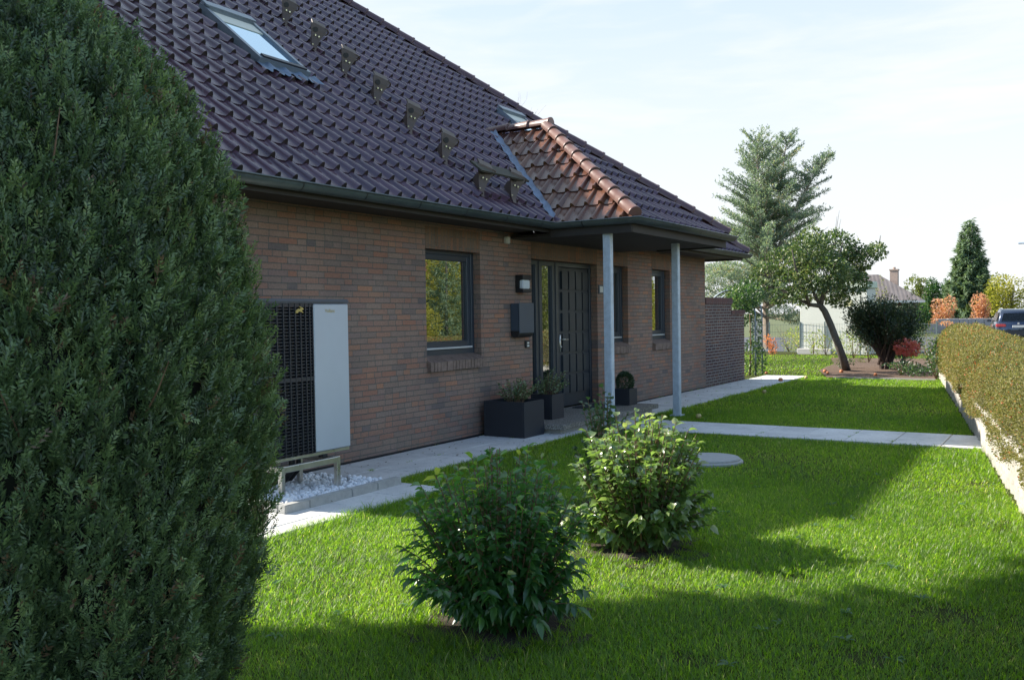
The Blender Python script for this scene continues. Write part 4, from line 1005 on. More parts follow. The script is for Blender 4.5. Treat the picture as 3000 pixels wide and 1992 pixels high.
# ------------------------------------------------------------------ clipped hedge on the bank
hd = thing('hedge', (*st(9, .9), .36), 'low clipped hedge with olive and reddish leaves on the palisade bank', 'hedge')
def hedge_pt(a, th_):
    """a along, th_ 0 (front low) .. pi (street side low)"""
    a = np.asarray(a, float); th_ = np.asarray(th_, float); e = np.clip((20.3 - a) / 3.2, 0, 1) ** .45 * np.clip((a + 4.2) / .8, 0, 1) ** .5
    q = np.stack([a * .9, th_ * 1.2, a * .0], -1); dsp = .055 * lump(q, 1.7) + .035 * lump(q, 5.1, 2.)
    c_, s_ = np.cos(th_), np.sin(th_); pw = lambda v: np.sign(v) * np.abs(v) ** .62
    hw = (.57 + dsp) * (.6 + .4 * e); hh = (.51 + .0145 * np.clip(a, 0, 19) + dsp) * e
    b = .53 - pw(c_) * hw; z = .4 + pw(s_) * hh
    z = np.where(th_ < .0, z, z); x0, y0 = 5., palY(5)
    return np.stack([x0 + sd_.x * a + sn.x * b, y0 + sd_.y * a + sn.y * b, z], -1)
def hedge_leaves(n, a0_, a1_, ln, wd):
    a_ = rng.uniform(a0_, a1_, n); t_ = rng.uniform(-.28, math.pi + .1, n) ; 
    P = hedge_pt(a_, np.clip(t_, 0, math.pi)); P[:, 2] += np.where(t_ < 0, t_ * .45, 0) * np.clip(.6 + lump(np.stack([a_, a_ * 0, a_ * 0], -1), 3.), .1, 1.4)
    e = 1e-2; du = hedge_pt(a_ + e, np.clip(t_, 0, 3.14)) - hedge_pt(a_ - e, np.clip(t_, 0, 3.14)); dv = hedge_pt(a_, np.clip(t_, 0, 3.1) + e) - hedge_pt(a_, np.clip(t_, 0, 3.1)); nn = unit(np.cross(dv, du)); nn = np.where((nn[:, 2:] < 0) & (P[:, 2:] > .9), -nn, nn)
    nn = np.where(np.isfinite(nn), nn, 0); P = P + nn * rng.uniform(-.07, .035, n)[:, None] + rng.normal(size=P.shape) * .008
    A = nn * .7 + rng.normal(size=P.shape) * .75 + np.array([0, 0, .25])
    tn = np.clip(.45 + .2 * rng.normal(size=n) + .22 * lump(P, 2.2), 0, .96); tn = np.where(rng.random(n) < .03 + .05 * (lump(P, 1.4, 5.) > .35), rng.uniform(.97, 1, n), tn)
    leaves('foliage', M['hedge'], P, A, nn + rdir(n) * .8, ln * rng.uniform(.6, 1.3, n), wd * rng.uniform(.7, 1.3, n), hd, 0, .2, 1, tn)
hedge_leaves(9000, -4.2, -.5, .035, .022); hedge_leaves(90000, -.5, 7, .02, .012); hedge_leaves(60000, 7, 13.5, .027, .016); hedge_leaves(36000, 13.5, 20.6, .038, .023)
A_, T_ = np.meshgrid(np.linspace(-4.2, 20.25, 90), np.linspace(-.0, math.pi, 24), indexing='ij'); V = hedge_pt(A_, T_)
ctr = hedge_pt(A_, np.full_like(T_, math.pi / 2)); ctr[..., 2] = .5; V = V + (ctr - V) * np.array([.12, .12, .1]); V = V.reshape(-1, 3)
a_ = (np.arange(89)[:, None] * 24 + np.arange(23)[None]).ravel(); lo = np.stack([a_, a_ + 1, a_ + 25, a_ + 24], 1).ravel()
M['hedgecore'] = simple('hedge_twigs', (.06, .055, .028), .95, var=.5, scale=25, bumpd=.02)
link('twig_core', npmesh('twig_core', V, lo, np.full(len(a_), 4)), M['hedgecore'], hd)

# ------------------------------------------------------------------ apple tree and the bed
D0 = 22.9
def pt(x, y, d=D0): v = at(x, y, d); return v
tr = [([ground(2481, 1086) - Vector((0, 0, .05)), pt(2470, 1052), pt(2452, 1000), pt(2432, 948), pt(2416, 912), pt(2402, 894)], [.115, .1, .088, .085, .08, .075]),
      ([pt(2402, 896), pt(2372, 893), pt(2335, 872), pt(2290, 850, D0 + .2), pt(2235, 835, D0 + .4)], [.06, .05, .042, .03, .012]),
      ([pt(2404, 898), pt(2412, 860), pt(2432, 815, D0 - .3), pt(2455, 760, D0 - .5), pt(2470, 710, D0 - .6)], [.065, .055, .04, .028, .01]),
      ([pt(2412, 862), pt(2450, 835, D0 + .3), pt(2510, 800, D0 + .5), pt(2570, 765, D0 + .5)], [.045, .035, .025, .008]),
      ([pt(2372, 893), pt(2350, 840, D0 - .5), pt(2330, 780, D0 - .9), pt(2320, 730, D0 - 1.)], [.042, .035, .025, .01]),
      ([pt(2402, 894), pt(2380, 850, D0 + .7), pt(2370, 790, D0 + 1.2), pt(2390, 720, D0 + 1.3)], [.045, .035, .022, .01])]
bl = []
for (x, y, dd, r_) in ((2255, 815, 0, .52), (2315, 840, -.5, .5), (2310, 770, .5, .62), (2370, 740, -.4, .6), (2440, 730, .3, .62), (2420, 800, -.7, .62), (2490, 780, .5, .55), (2545, 755, 0, .42), (2350, 860, .9, .42), (2430, 850, .8, .45), (2500, 830, -.3, .4), (2570, 735, .4, .26), (2290, 870, .2, .3), (2380, 690, .6, .3), (2460, 880, .3, .26)):
    v = pt(x, y, D0 + dd); bl.append((v.x, v.y, v.z, r_, r_, r_ * .8))
ap = blobplant('apple_tree', tuple(ground(2481, 1086)), bl, 15000, M['apple_leaf'], .085, .05, 'leaning apple tree with a spreading crown in the far bed', 'apple tree', trunk=tr, gap=(2.6, -.62), shell=.35)
bm = BM()
for i in range(46):
    b_ = bl[i % len(bl)]; c = Vector(b_[:3]); d = Vector(rdir(1)[0]); d.z = abs(d.z) * .8 + .2; tube(bm, [c, c + d * b_[3] * .8, c + d * b_[3] * rng.uniform(1.2, 1.55) + Vector((0, 0, .08))], [.012, .007, .003], 4)
bmobj('branches', bm, M['bark'], ap)
aps = [(2287, 1119, 'fallen red apple on the paving, nearest to the house'), (2417, 1093, 'red apple in front of the mulch bed, left of the apple tree'), (2465, 1094, 'red apple just left of the apple trunk'), (2565, 1103, 'red apple on the mulch in front of the yew'), (2239, 1155, 'pale fallen apple on the shaded lawn close to the paving'), (2245, 1098, 'fallen apple at the foot of the rose arch'), (2362, 1112, 'yellowish fallen apple where the paving ends'), (2047, 1229, 'yellowish fallen apple beside the far porch post'), (2425, 1098, 'red apple touching another in front of the mulch bed')]
for i, (x, y, lab) in enumerate(aps):
    p = ground(x, y); q = thing('apple', tuple(p), lab, 'apple', 'fallen apples'); bm = BM(); bmesh.ops.create_uvsphere(bm, u_segments=14, v_segments=10, radius=.05 if i in (0, 1, 2) else .04)
    for v in bm.verts:
        rr = math.hypot(v.co.x, v.co.y); v.co.z -= .018 * max(0, 1 - rr / .025) * (1 if v.co.z > 0 else -.6); v.co.z += .05; v.co = v.co + p
    bmobj('flesh', bm, M['apple'] if i not in (4, 6, 7) else M['sign2'] if 'sign2' in M else M.setdefault('sign2', simple('pale_apple', (.5, .4, .16), .45, var=.2)), q, True)
    bm = BM(); tube(bm, [p + Vector((0, 0, .08)), p + Vector((.008, 0, .105))], .003, 5); bmobj('stalk', bm, M['twig_dark'], q)

# yew: vase of upright branches
yb_ = ground(2592, 1083); yw = thing('yew', tuple(yb_), 'dark vase-shaped yew with many upright stems, right of the apple tree', 'yew'); bm = BM(); P, A = [], []
for i in range(95):
    x = rng.uniform(2485, 2690); top = rng.uniform(898, 968) - 10 * math.cos((x - 2590) / 60); tip = np.array(pt(x, top if i > 16 else rng.uniform(884, 925), 23.8 + rng.normal() * .45)); b = np.array(yb_) + rng.normal(size=3) * .06
    if rng.random() < .14: tip = np.array(pt(x * .55 + 2592 * .45, rng.uniform(940, 990), 23.7 + rng.normal() * .35))
    mid = b * .55 + tip * .45; mid[2] = b[2] * .45 + tip[2] * .55; mid[:2] = b[:2] * .72 + tip[:2] * .28
    cv = lambda s: (1 - s) ** 2 * b + 2 * s * (1 - s) * mid + s * s * tip
    tube(bm, [cv(s) for s in np.linspace(0, 1, 6)], np.linspace(.03, .006, 6), 5, False)
    for s in rng.uniform(.6, 1.04, 210):
        P.append(cv(s) + rng.normal(size=3) * (.05 + .05 * s)); A.append(unit(cv(s + .01) - cv(s - .01)) + rng.normal(size=3) * .6)
bmobj('stems', bm, M['twig_dark'], yw); P = np.array(P); leaves('foliage', M['yew'], P, np.array(A), rdir(len(P)), .085, .03, yw, 0, .1, 0)
def groundplant(name, x, y, d, h, w, n, mat, ln, wd, label, cat, group=None, z0=0.02):
    g_ = ground(x, y, z0); k = 0
    blobs = [(g_.x + rng.normal() * w * .15, g_.y + rng.normal() * w * .3, z0 + h * q, w * .5, w * .5, h * .28) for q in (.25, .5, .72)]
    stems = []
    for i in range(7):
        e = Vector((rng.normal() * w * .3, rng.normal() * w * .3, h * rng.uniform(.6, 1.)))
        stems.append(([g_, g_ + e * .5 + Vector((0, 0, .05)), g_ + e], [.008, .006, .003]))
    return blobplant(name, tuple(g_), blobs, n, mat, ln, wd, label, cat, group, trunk=stems, bark='stem', shell=.2, up=.5)
groundplant('rose_bush', 2650, 1078, 0, .95, .75, 750, M['bush3'], .07, .045, 'rose bush with coral pink blooms between the yew and the hedge', 'rose bush')
v = at(2652, 1015, 23.2); P, D, q = blobfill([(v.x, v.y, v.z, .26, .3, .2), (v.x, v.y - .12, v.z - .06, .2, .24, .16)], 330, .3)
leaves('blooms', M['pinkflower'], P, D + rng.normal(size=P.shape) * .5, rdir(330), .085, .075, bpy.data.objects['rose_bush'], .1)
groundplant('shrub', 2742, 1112, 0, .95, .55, 700, M['bush3'], .06, .04, 'dark shrub against the rounded far end of the hedge', 'shrub')
groundplant('shrub', 2640, 1100, 0, .3, .8, 500, M['bush3'], .06, .04, 'low dark green plants under the rose bush', 'shrub')
groundplant('shrub', 2468, 1078, 0, .3, .3, 200, M['bush3'], .05, .03, 'small dark plant at the foot of the apple trunk', 'shrub')
for (x, y, h, w, n, mt, lab, cat) in ((2312, 1032, 1.0, 1.1, 700, 'sprig', 'clump of pale yellow-green perennials by the mesh fence, left of the cream building', 'perennial'), (2262, 1040, .75, .3, 220, 'redplant', 'orange-red perennial beside the fence post', 'perennial'), (2340, 1028, .8, .5, 250, 'sprig', 'yellowing plant at the left corner of the cream building', 'plant'), (2384, 1040, .85, .35, 120, 'sprig', 'thin young plant in front of the cream building', 'young plant'), (2420, 1042, .9, .5, 240, 'sprig', 'leafy pale plant by the fence post before the cream building', 'plant'), (2500, 1050, 1.1, .9, 420, 'sprig', 'pale sparse shrub between apple trunk and yew', 'shrub'), (2545, 1062, .9, .5, 160, 'olive', 'small bare-stemmed shrub left of the yew trunk', 'shrub'), (2690, 1035, 1.2, .6, 260, 'sprig', 'clump of tall green weeds at the fence, right of the roses', 'weed clump'), (2720, 1055, .8, .6, 260, 'olive', 'clump of olive weeds at the end of the mesh fence', 'weed clump')):
    groundplant(cat.replace(' ', '_'), x, y, 0, h, w, n, M[mt], .085, .035, lab, cat)

# mesh fence
fp = [ground(2205, 1037), ground(2255, 1036), ground(2345, 1036), ground(2417, 1037), ground(2520, 1040), ground(2640, 1042), ground(2745, 1045)]
fe = thing('mesh_fence', tuple(fp[2]), 'grey-green welded mesh fence with posts across the end of the garden', 'fence')
for a, b in zip(fp, fp[1:]):
    bm = BM(); d = b - a; n = max(6, int(d.length / .1))
    for i in range(n + 1):
        p = a + d * (i / n); tube(bm, [p + Vector((0, 0, .06)), p + Vector((0, 0, 1.12))], .003, 4, False)
    for z in (.08, .3, .55, .8, 1.08): tube(bm, [a + Vector((0, 0, z)), b + Vector((0, 0, z))], .0045, 4, False)
    bmobj('mesh_panel', bm, M['fence'], fe)
for p in fp: bm = BM(); box(bm, p.x - .03, p.x + .03, p.y - .02, p.y + .02, -.05, 1.18, .004); bmobj('post', bm, M['fence'], fe)
bd = thing('board_fence', tuple(at(2215, 1030, 34)), 'short run of pale grey boards seen through the rose arch', 'fence')
g0, g1 = ground(2203, 1030), ground(2236, 1030)
for i in range(6):
    a, b = g0 + (g1 - g0) * (i / 6), g0 + (g1 - g0) * ((i + .92) / 6); bm = BM(); dx = (b - a).normalized() ; nn_ = Vector((-dx.y, dx.x, 0)) * .012
    vs = [bm.verts.new(q + Vector((0, 0, z)) + s * nn_) for z in (0, 1.3) for q, s in ((a, -1), (b, -1), (b, 1), (a, 1))]
    for q in ((0, 3, 2, 1), (4, 5, 6, 7), (0, 1, 5, 4), (1, 2, 6, 5), (2, 3, 7, 6), (3, 0, 4, 7)): bm.faces.new([vs[i_] for i_ in q])
    bmobj('board', bm, M['board'], bd)

# cream substation building
tA = ground(2345, 1036); th_ = math.atan2(-.997, -.08); W_ = 2.4
sb = thing('substation', tuple(tA), 'windowless cream box building with a flat overhanging cap and warning triangle', 'substation')
ux = Vector((math.cos(th_), math.sin(th_), 0)); uy = Vector((-ux.y, ux.x, 0))
if uy.x < 0: uy = -uy
def obox(name, u0, u1, v0, v1, z0, z1, mat, bev=.0, parent=sb, O=tA, ux=ux, uy=uy):
    bm = BM(); box(bm, u0, u1, v0, v1, z0, z1, bev)
    for v in bm.verts: c = v.co.copy(); v.co = O + ux * c.x + uy * c.y + Vector((0, 0, c.z - O.z))
    bmesh.ops.recalc_face_normals(bm, faces=bm.faces); return bmobj(name, bm, mat, parent)
obox('wall', 0, W_, 0, 1.1, -.3, 2.34, M['cream'], .01); obox('flat_cap', -.07, W_ + .05, -.07, 1.17, 2.36, 2.6, M['creamcap'], .02); obox('shadow_gap', .02, W_ - .02, .02, 1.08, 2.34, 2.36, M['concrete']); obox('plinth', -.05, W_ * .5, -.25, -.002, -.05, .2, M['concrete'], .02)
bm = BM(); q = [tA + ux * (1.78 + a) + uy * (-.012) + Vector((0, 0, z)) for a, z in ((-.2, 1.72), (.2, 1.72), (0, 2.07))]; q2 = [p + uy * .01 for p in q]
va = [bm.verts.new(p) for p in q]; vb = [bm.verts.new(p) for p in q2]; bm.faces.new(va); bm.faces.new(vb[::-1])
for i in range(3): bm.faces.new((va[i], vb[i], vb[(i + 1) % 3], va[(i + 1) % 3]))
bmobj('warning_triangle', bm, M['sign'], sb)

# ------------------------------------------------------------------ trees beyond
def tufts(P, A, n_per, spread, ln):
    Pn = np.repeat(P, n_per, 0) + rng.normal(size=(len(P) * n_per, 3)) * spread; An = np.repeat(A, n_per, 0) + rng.normal(size=(len(P) * n_per, 3)) * .7; An[:, 2] += .5; return Pn, An
cdr = thing('cedar', tuple(ground(2245, 1020)), 'tall loose blue-green cedar with drooping open branches behind the apple tree', 'cedar')
bm = BM(); P, A = [], []; dC = 40.
def stem_(ps, r0, r1, blen0, blen1, nb, s0):
    pv = [np.array(at(x, y, dC + dd)) for x, y, dd in ps]; L_ = np.linspace(0, 1, len(pv)); cv = lambda s: np.array([np.interp(s, L_, [p[k] for p in pv]) for k in range(3)])
    tube(bm, [cv(s) for s in np.linspace(0, 1, 12)], np.linspace(r0, r1, 12), 7)
    for i in range(nb):
        s = s0 + (1 - s0) * (i + rng.random()) / nb; o = cv(s); a_ = rng.uniform(0, 2 * math.pi); bl_ = (blen0 + (blen1 - blen0) * ((s - s0) / (1 - s0)) ** .8) * rng.uniform(.55, 1.15)
        d = np.array([math.cos(a_), math.sin(a_), rng.uniform(.1, .5) + .75 * ((s - s0) / (1 - s0)) ** 1.5]); tipd = np.array([0, 0, -.05 * bl_])
        q = lambda w: o + d * bl_ * w + tipd * w * w
        tube(bm, [q(w) for w in np.linspace(0, 1, 5)], np.linspace(.03 * bl_ / 1.5 + .006, .004, 5), 4, False)
        sid = np.array([-d[1], d[0], 0])
        for w in np.linspace(.12, 1, max(5, int(bl_ * 10))):
            for sg in (-1, 1):
                ll = rng.uniform(.15, .45) * (1.1 - .7 * w) * min(1.2, bl_)
                for z in np.linspace(.1, 1, max(2, int(ll * 11))):
                    P.append(q(w) + (sid * sg * .65 + d * .6) * ll * z + np.array([0, 0, .02 * rng.normal()])); A.append(sid * sg * .5 + d * .6)
stem_([(2245, 1022, 0), (2243, 880, 0), (2235, 700, 0), (2225, 560, 0), (2216, 415, 0)], .16, .012, 3.75, .5, 165, .2)
stem_([(2243, 800, .1), (2270, 640, .4), (2292, 510, .5), (2305, 405, .5)], .11, .011, 2.3, .36, 70, .1)
stem_([(2243, 830, -.1), (2310, 650, -.4), (2370, 540, -.5), (2422, 465, -.6)], .1, .011, 2.05, .3, 66, .1)
bmobj('trunk', bm, M['bark_pale'], cdr); P, A = tufts(np.array(P), np.array(A), 4, .035, .1); keep = rng.random(len(P)) < min(1, 150000 / len(P)); P, A = P[keep], A[keep]
leaves('foliage', M['cedar'], P, A, rdir(len(P)), .12 * rng.uniform(.7, 1.3, len(P)), .036, cdr, 0, .1, 0, np.clip(.4 + .25 * rng.normal(size=len(P)) + .25 * lump(P, 1.6), 0, 1))
bl = []
for (x, y, r_) in ((2130, 800, .75), (2100, 870, .55), (2170, 880, .6), (2060, 830, .4), (2290, 915, .45), (2330, 930, .4)):
    v = at(x, y, 38); bl.append((v.x, v.y, v.z, r_ * 1.4, r_ * 1.4, r_ * .72))
P, D, q = blobfill(bl, 9000, .2); leaves('foliage', M['cedar'], P, D * .7 + rng.normal(size=P.shape) * .6, rdir(9000), .11, .032, cdr, 0, .1, 0, np.clip(.5 + .3 * rng.normal(size=9000), 0, 1))
bm = BM()
for b_ in bl: tube(bm, [at(2244, 930, 40), Vector(b_[:3]) + Vector((0, 0, -.15)), Vector(b_[:3]) + (Vector(b_[:3]) - at(2244, 930, 40)) * .2], [.05, .025, .008], 5)
bmobj('branches', bm, M['bark_pale'], cdr)

def cone_conifer(name, base, h, r, mat, label, n, ln, wd, cat='conifer', group=None, taper=1., dens=.35):
    r_ = thing(name, tuple(base), label, cat, group); b = np.array(base); bm = BM(); tube(bm, [b, b + np.array([0, 0, h])], [.02 * h, .004 * h], 7); bmobj('trunk', bm, M['bark'], r_)
    nb = 150; s = (np.arange(nb) + rng.random(nb)) / nb; a_ = np.arange(nb) * 2.399 + rng.normal(size=nb) * .2; bl_ = r * (1 - s) ** taper * rng.uniform(.78, 1.12, nb) + .02 * h
    k = rng.choice(nb, n, p=(bl_ ** 1.6) / (bl_ ** 1.6).sum()); w = rng.random(n) ** .6; z = h * (.05 + .95 * s[k]); o_ = np.stack([np.cos(a_[k]), np.sin(a_[k]), np.zeros(n)], -1); sd3 = np.stack([-np.sin(a_[k]), np.cos(a_[k]), np.zeros(n)], -1)
    P = b + o_ * (bl_[k] * w)[:, None] + sd3 * (rng.normal(size=n) * dens * bl_[k] * (1.15 - w) * .6)[:, None]; P[:, 2] += z - .18 * bl_[k] * np.sin(w * 2.6) + rng.normal(size=n) * .012 * h
    A = o_ + rng.normal(size=P.shape) * .5; A[:, 2] -= .1
    leaves('foliage', mat, P, A, rdir(n) * .6 + np.array([0, 0, 1.]), ln * rng.uniform(.7, 1.3, n), wd, r_, .1, .2, 0, np.clip(.45 + .25 * rng.normal(size=n) + .12 * (w - .5), 0, 1)); return r_
def far(x, d, z=-.25): p = at(x, 940, d); return Vector((p.x, p.y, z))
def pw_(px, d): return px * d / f
g_ = far(2842, 88, -.25); cone_conifer('spruce', g_, at(2842, 645, 88).z + .25, pw_(80, 88), M['spruce'], 'tall conical spruce rising above the far gardens', 26000, .5, .15, 'spruce', taper=.85)
def farblob(name, x, d, ytop, wpx, n, mat, ln, label, cat, group=None, trunkh=.15, ybot=945, gap=0, parts=5, tone=0., squat=1.):
    top = at(x, ytop, d).z; z0 = -.25; h = top - z0; w = pw_(wpx, d) * .5; c = far(x, d)
    blobs = [(c.x + rng.normal() * w * .22, c.y + rng.uniform(-1, 1) * w * .48, z0 + h * (.28 + .5 * (i / max(1, parts - 1))), w * .62, w * .62, h * .3) for i in range(parts)]
    blobs = [(b[0], b[1], min(b[2], top - b[5] * .9), *b[3:]) for b in blobs]
    tk = []
    for i in range(5):
        e = Vector((rng.normal() * w * .3, rng.normal() * w * .4, h * .75)); tk.append(([c, c + e * .5 + Vector((0, 0, h * .1)), c + e], [.03 * h * .5, .012 * h, .004 * h]))
    return blobplant(name, tuple(c), blobs, n, mat, ln, ln * .62, label, cat, group, trunk=tk, gap=gap, tonebias=tone)
farblob('bush', 2765, 74, 866, 70, 1600, M['orange'], .16, 'left one of two coral orange bushes along the far road', 'bush', 'orange bushes beyond the road')
farblob('bush', 2871, 74, 858, 66, 1600, M['orange'], .16, 'orange bush standing right in front of the tall spruce', 'bush', 'orange bushes beyond the road')
farblob('bush', 2955, 80, 802, 130, 3800, M['yellow'], .2, 'large yellow-green bush behind the parked car', 'bush', parts=7)
farblob('bush', 3060, 80, 790, 120, 2600, M['yellow'], .2, 'yellow bush partly cut by the right edge of the picture', 'bush', parts=6)
for (x, d, yt, w, lab) in ((2730, 84, 815, 58, 'bright green columnar conifer left of the spruce'), (2785, 92, 818, 70, 'darker conifer close behind the left orange bush')):
    farblob('conifer', x, d, yt, w, 3000, M['conif'], .2, lab, 'conifer', parts=6, tone=.15 if x < 2750 else -.25)
farblob('tree', 2690, 110, 808, 80, 2200, M['olive'], .3, 'rounded olive tree far behind the neighbouring roof', 'tree', parts=5)
farblob('tree', 2905, 105, 808, 90, 1800, M['olive'], .3, 'grey-green tree between the spruce and the yellow bush', 'tree', parts=5, tone=-.2)
farblob('shrub', 2845, 86, 875, 40, 900, M['olive'], .18, 'low yellow-green shrub under the spruce', 'shrub', parts=3)
for i, (x, w, lab) in enumerate(((2575, 70, 'dark hedge below the near end of the neighbouring eaves'), (2640, 80, 'dark hedge under the middle of the neighbouring eaves'), (2700, 60, 'dark hedge at the right corner of the neighbouring house'))):
    farblob('hedge', x, 66, 893, w, 1500, M['yew'] if i < 2 else M['conif'], .16, lab, 'hedge', 'dark hedges before the neighbouring house', parts=5, tone=.2)
farblob('small_tree', 2575, 42, 800, 60, 260, M['olive'], .1, 'thin autumn tree over the cap of the cream building', 'tree', parts=4, tone=.5)

# neighbouring bungalow
dN = 76; cR = at(2708, 879, dN); cL = cR + (at(2480, 885, dN + 1.5) - cR); apx = at(2602, 803, dN + 3.5)
nb_ = thing('neighbour_bungalow', (cR.x + 3, cR.y + 4, -.25), 'neighbouring bungalow with faded brown hipped roof and brick chimney', 'house')
dl = (cL - cR); dl.z = 0; dl.normalize(); bk = Vector((-dl.y, dl.x, 0)); bk = bk if bk.x > 0 else -bk; ez = cR.z; wl_ = 9.2; wd_ = 7.2
e = [cR, cR + dl * wl_, cR + dl * wl_ + bk * wd_, cR + bk * wd_]; e = [Vector((p.x, p.y, ez)) for p in e]
r1 = cR + dl * 3.1 + bk * 3.6; r2_ = cR + dl * (wl_ - 3.1) + bk * 3.6; r1 = Vector((r1.x, r1.y, apx.z)); r2_ = Vector((r2_.x, r2_.y, apx.z))
bm = BM(); poly(bm, [e[0], e[1], r2_, r1]); poly(bm, [e[1], e[2], r2_]); poly(bm, [e[2], e[3], r1, r2_]); poly(bm, [e[3], e[0], r1]); bmesh.ops.remove_doubles(bm, verts=bm.verts, dist=1e-4); bmesh.ops.recalc_face_normals(bm, faces=bm.faces)
def ribmat():
    m_, t_, o_ = nt('ribbed_tiles'); p = N(t_, 'ShaderNodeBsdfPrincipled'); L(t_, p.outputs[0], o_.inputs[0]); co = objco(t_); s = N(t_, 'ShaderNodeSeparateXYZ'); L(t_, co, s.inputs[0])
    w = math_(t_, 'SINE', math_(t_, 'MULTIPLY', math_(t_, 'ADD', math_(t_, 'MULTIPLY', s.outputs[1], dl.y), math_(t_, 'MULTIPLY', s.outputs[0], dl.x)), 2 * math.pi / .32)); w2 = math_(t_, 'FRACT', math_(t_, 'MULTIPLY', s.outputs[2], 4.2))
    n_ = noise(t_, co, 1.5, 5); c = ramp(t_, [(.3, (.125, .105, .1)), (.7, (.175, .152, .145))], n_); L(t_, mixc(t_, 1., c, ramp(t_, [(.1, (.72, .72, .72)), (.5, (1.05, 1.05, 1.05))], math_(t_, 'ADD', math_(t_, 'MULTIPLY', w, .16), .42)), 'MULTIPLY'), p.inputs['Base Color']); p.inputs['Roughness'].default_value = .8
    L(t_, bump(t_, math_(t_, 'ADD', w, math_(t_, 'MULTIPLY', w2, .6)), .3, .02), p.inputs['Normal']); return m_
bmobj('roof', bm, ribmat(), nb_)
def nbox(name, u0, u1, v0, v1, z0, z1, mat): return obox(name, u0, u1, v0, v1, z0, z1, mat, 0, nb_, Vector((cR.x, cR.y, 0)), dl, bk)
nbox('gutter_board', -.05, wl_ + .05, -.1, .02, ez - .2, ez - .01, M['white']); nbox('wall', .5, wl_ - .5, .5, wd_ - .5, -.3, ez - .05, M['nwall'])
cc = at(2620, 800, dN + 3.6); bm = BM(); box(bm, cc.x - .3, cc.x + .3, cc.y - .32, cc.y + .32, apx.z - 1.2, at(2620, 793, dN + 3.6).z); box(bm, cc.x - .36, cc.x + .36, cc.y - .37, cc.y + .37, at(2620, 793, dN + 3.6).z, at(2620, 789, dN + 3.6).z); tube(bm, [cc + Vector((0, 0, .3)), Vector((cc.x, cc.y, at(2620, 783, dN + 3.6).z))], .12, 10); bmobj('chimney', bm, M['chim'], nb_)
# low stone wall along the far side of the road
q0, q1 = far(2600, 70), far(3120, 70); lw = thing('low_wall', tuple(q0), 'low dark stone wall along the far side of the road', 'wall')
dd_ = (q1 - q0); ll_ = dd_.length; dd_.normalize(); pp = Vector((-dd_.y, dd_.x, 0)); zt_ = at(2800, 934, 70).z
bm = BM(); u = 0
while u < ll_:
    w_ = random.uniform(.5, .9); box(bm, u, u + w_ - .02, -.18, .18, -.3, zt_ + random.uniform(-.03, .03), .03); u += w_
for v_ in bm.verts: c_ = v_.co.copy(); v_.co = Vector((q0.x, q0.y, 0)) + dd_ * c_.x + pp * c_.y + Vector((0, 0, c_.z))
bmobj('stones', bm, M['lowwall'], lw)
fl = far(2716, 68); blobplant('flower_bed', tuple(fl), [(fl.x, fl.y, zt_ - .15, .5, .75, .22), (fl.x, fl.y - 1.3, zt_ - .3, .4, .5, .15)], 500, M['orange'], .12, .08, 'patch of salmon flowers before the low stone wall', 'flowers')

# bare tree behind the main roof
bt = thing('bare_tree', (25.5, 14., 0), 'leafless fine-twigged tree showing above the main roof hip', 'tree'); bm = BM()
def twig(p, d, l, r_, k):
    e = p + d * l; m_ = p + d * l * .5 + Vector(rng.normal(size=3)) * l * .05
    tube(bm, [p, m_, e], [r_, r_ * .8, r_ * .6], 5 if k > 2 else 3, False)
    if k == 0: return
    for i in range(3 if k > 3 else 4):
        dd = (d + Vector(rng.normal(size=3)) * .42 + Vector((0, 0, .12))).normalized(); twig(p + d * l * rng.uniform(.45, 1.), dd, l * rng.uniform(.55, .78), r_ * .58, k - 1)
for (x_, y_, a_) in ((25.5, 14., .0), (25.6, 14.1, .25), (25.3, 13.8, -.25)): twig(Vector((x_, y_, -.1)), Vector((a_ * .6 - .1, a_ * .3 - .05, 1)).normalized(), 4.75, .06, 5)
bmobj('branches', bm, M['bark_pale'], bt)

# ------------------------------------------------------------------ parked car
cp_ = at(2984, 945, 44); car = thing('parked_car', (cp_.x, cp_.y, -.2), 'dark blue estate car parked on the street behind the hedge', 'car', rz=math.atan2(.156, .9878))
def carpart(name, bm, mat, parent=None, sm=False):
    bmesh.ops.recalc_face_normals(bm, faces=bm.faces); o = bmobj(name, bm, mat, None, sm); o.parent = parent or car; return o
def loft(bm, secs):
    rings = [[bm.verts.new((x, y, z)) for y, z in pts] for x, pts in secs]
    for a, b in zip(rings, rings[1:]):
        n = len(a)
        for i in range(n): bm.faces.new((a[i], a[(i + 1) % n], b[(i + 1) % n], b[i]))
    bm.faces.new(rings[0][::-1]); bm.faces.new(rings[-1])
def low(w, zb, zm, zt): return [(-w * .94, zb), (-w, zb + .14), (-w, zm), (-w * .95, zt), (w * .95, zt), (w, zm), (w, zb + .14), (w * .94, zb)]
bm = BM(); loft(bm, [(0.0, low(.86, .42, .82, 1.02)), (.1, low(.94, .36, .86, 1.08)), (.5, low(.965, .3, .9, 1.12)), (2.2, low(.965, .28, .88, 1.08)), (3.6, low(.95, .28, .84, 1.03)), (4.5, low(.93, .3, .74, .86)), (4.8, low(.8, .36, .66, .74))])
def cab(w0, w1, z0, z1): return [(-w0, z0), (-w1 - .06, z1 - .1), (-w1, z1), (w1, z1), (w1 + .06, z1 - .1), (w0, z0)]
loft(bm, [(.06, cab(.9, .8, 1.0, 1.12)), (.22, cab(.9, .72, 1.0, 1.58)), (.4, cab(.9, .68, 1.0, 1.71)), (1.6, cab(.9, .68, 1.0, 1.75)), (2.5, cab(.9, .66, 1.0, 1.68)), (3.5, cab(.88, .72, .98, 1.06))])
es = [e for e in bm.edges if e.calc_face_angle(0) > .5]
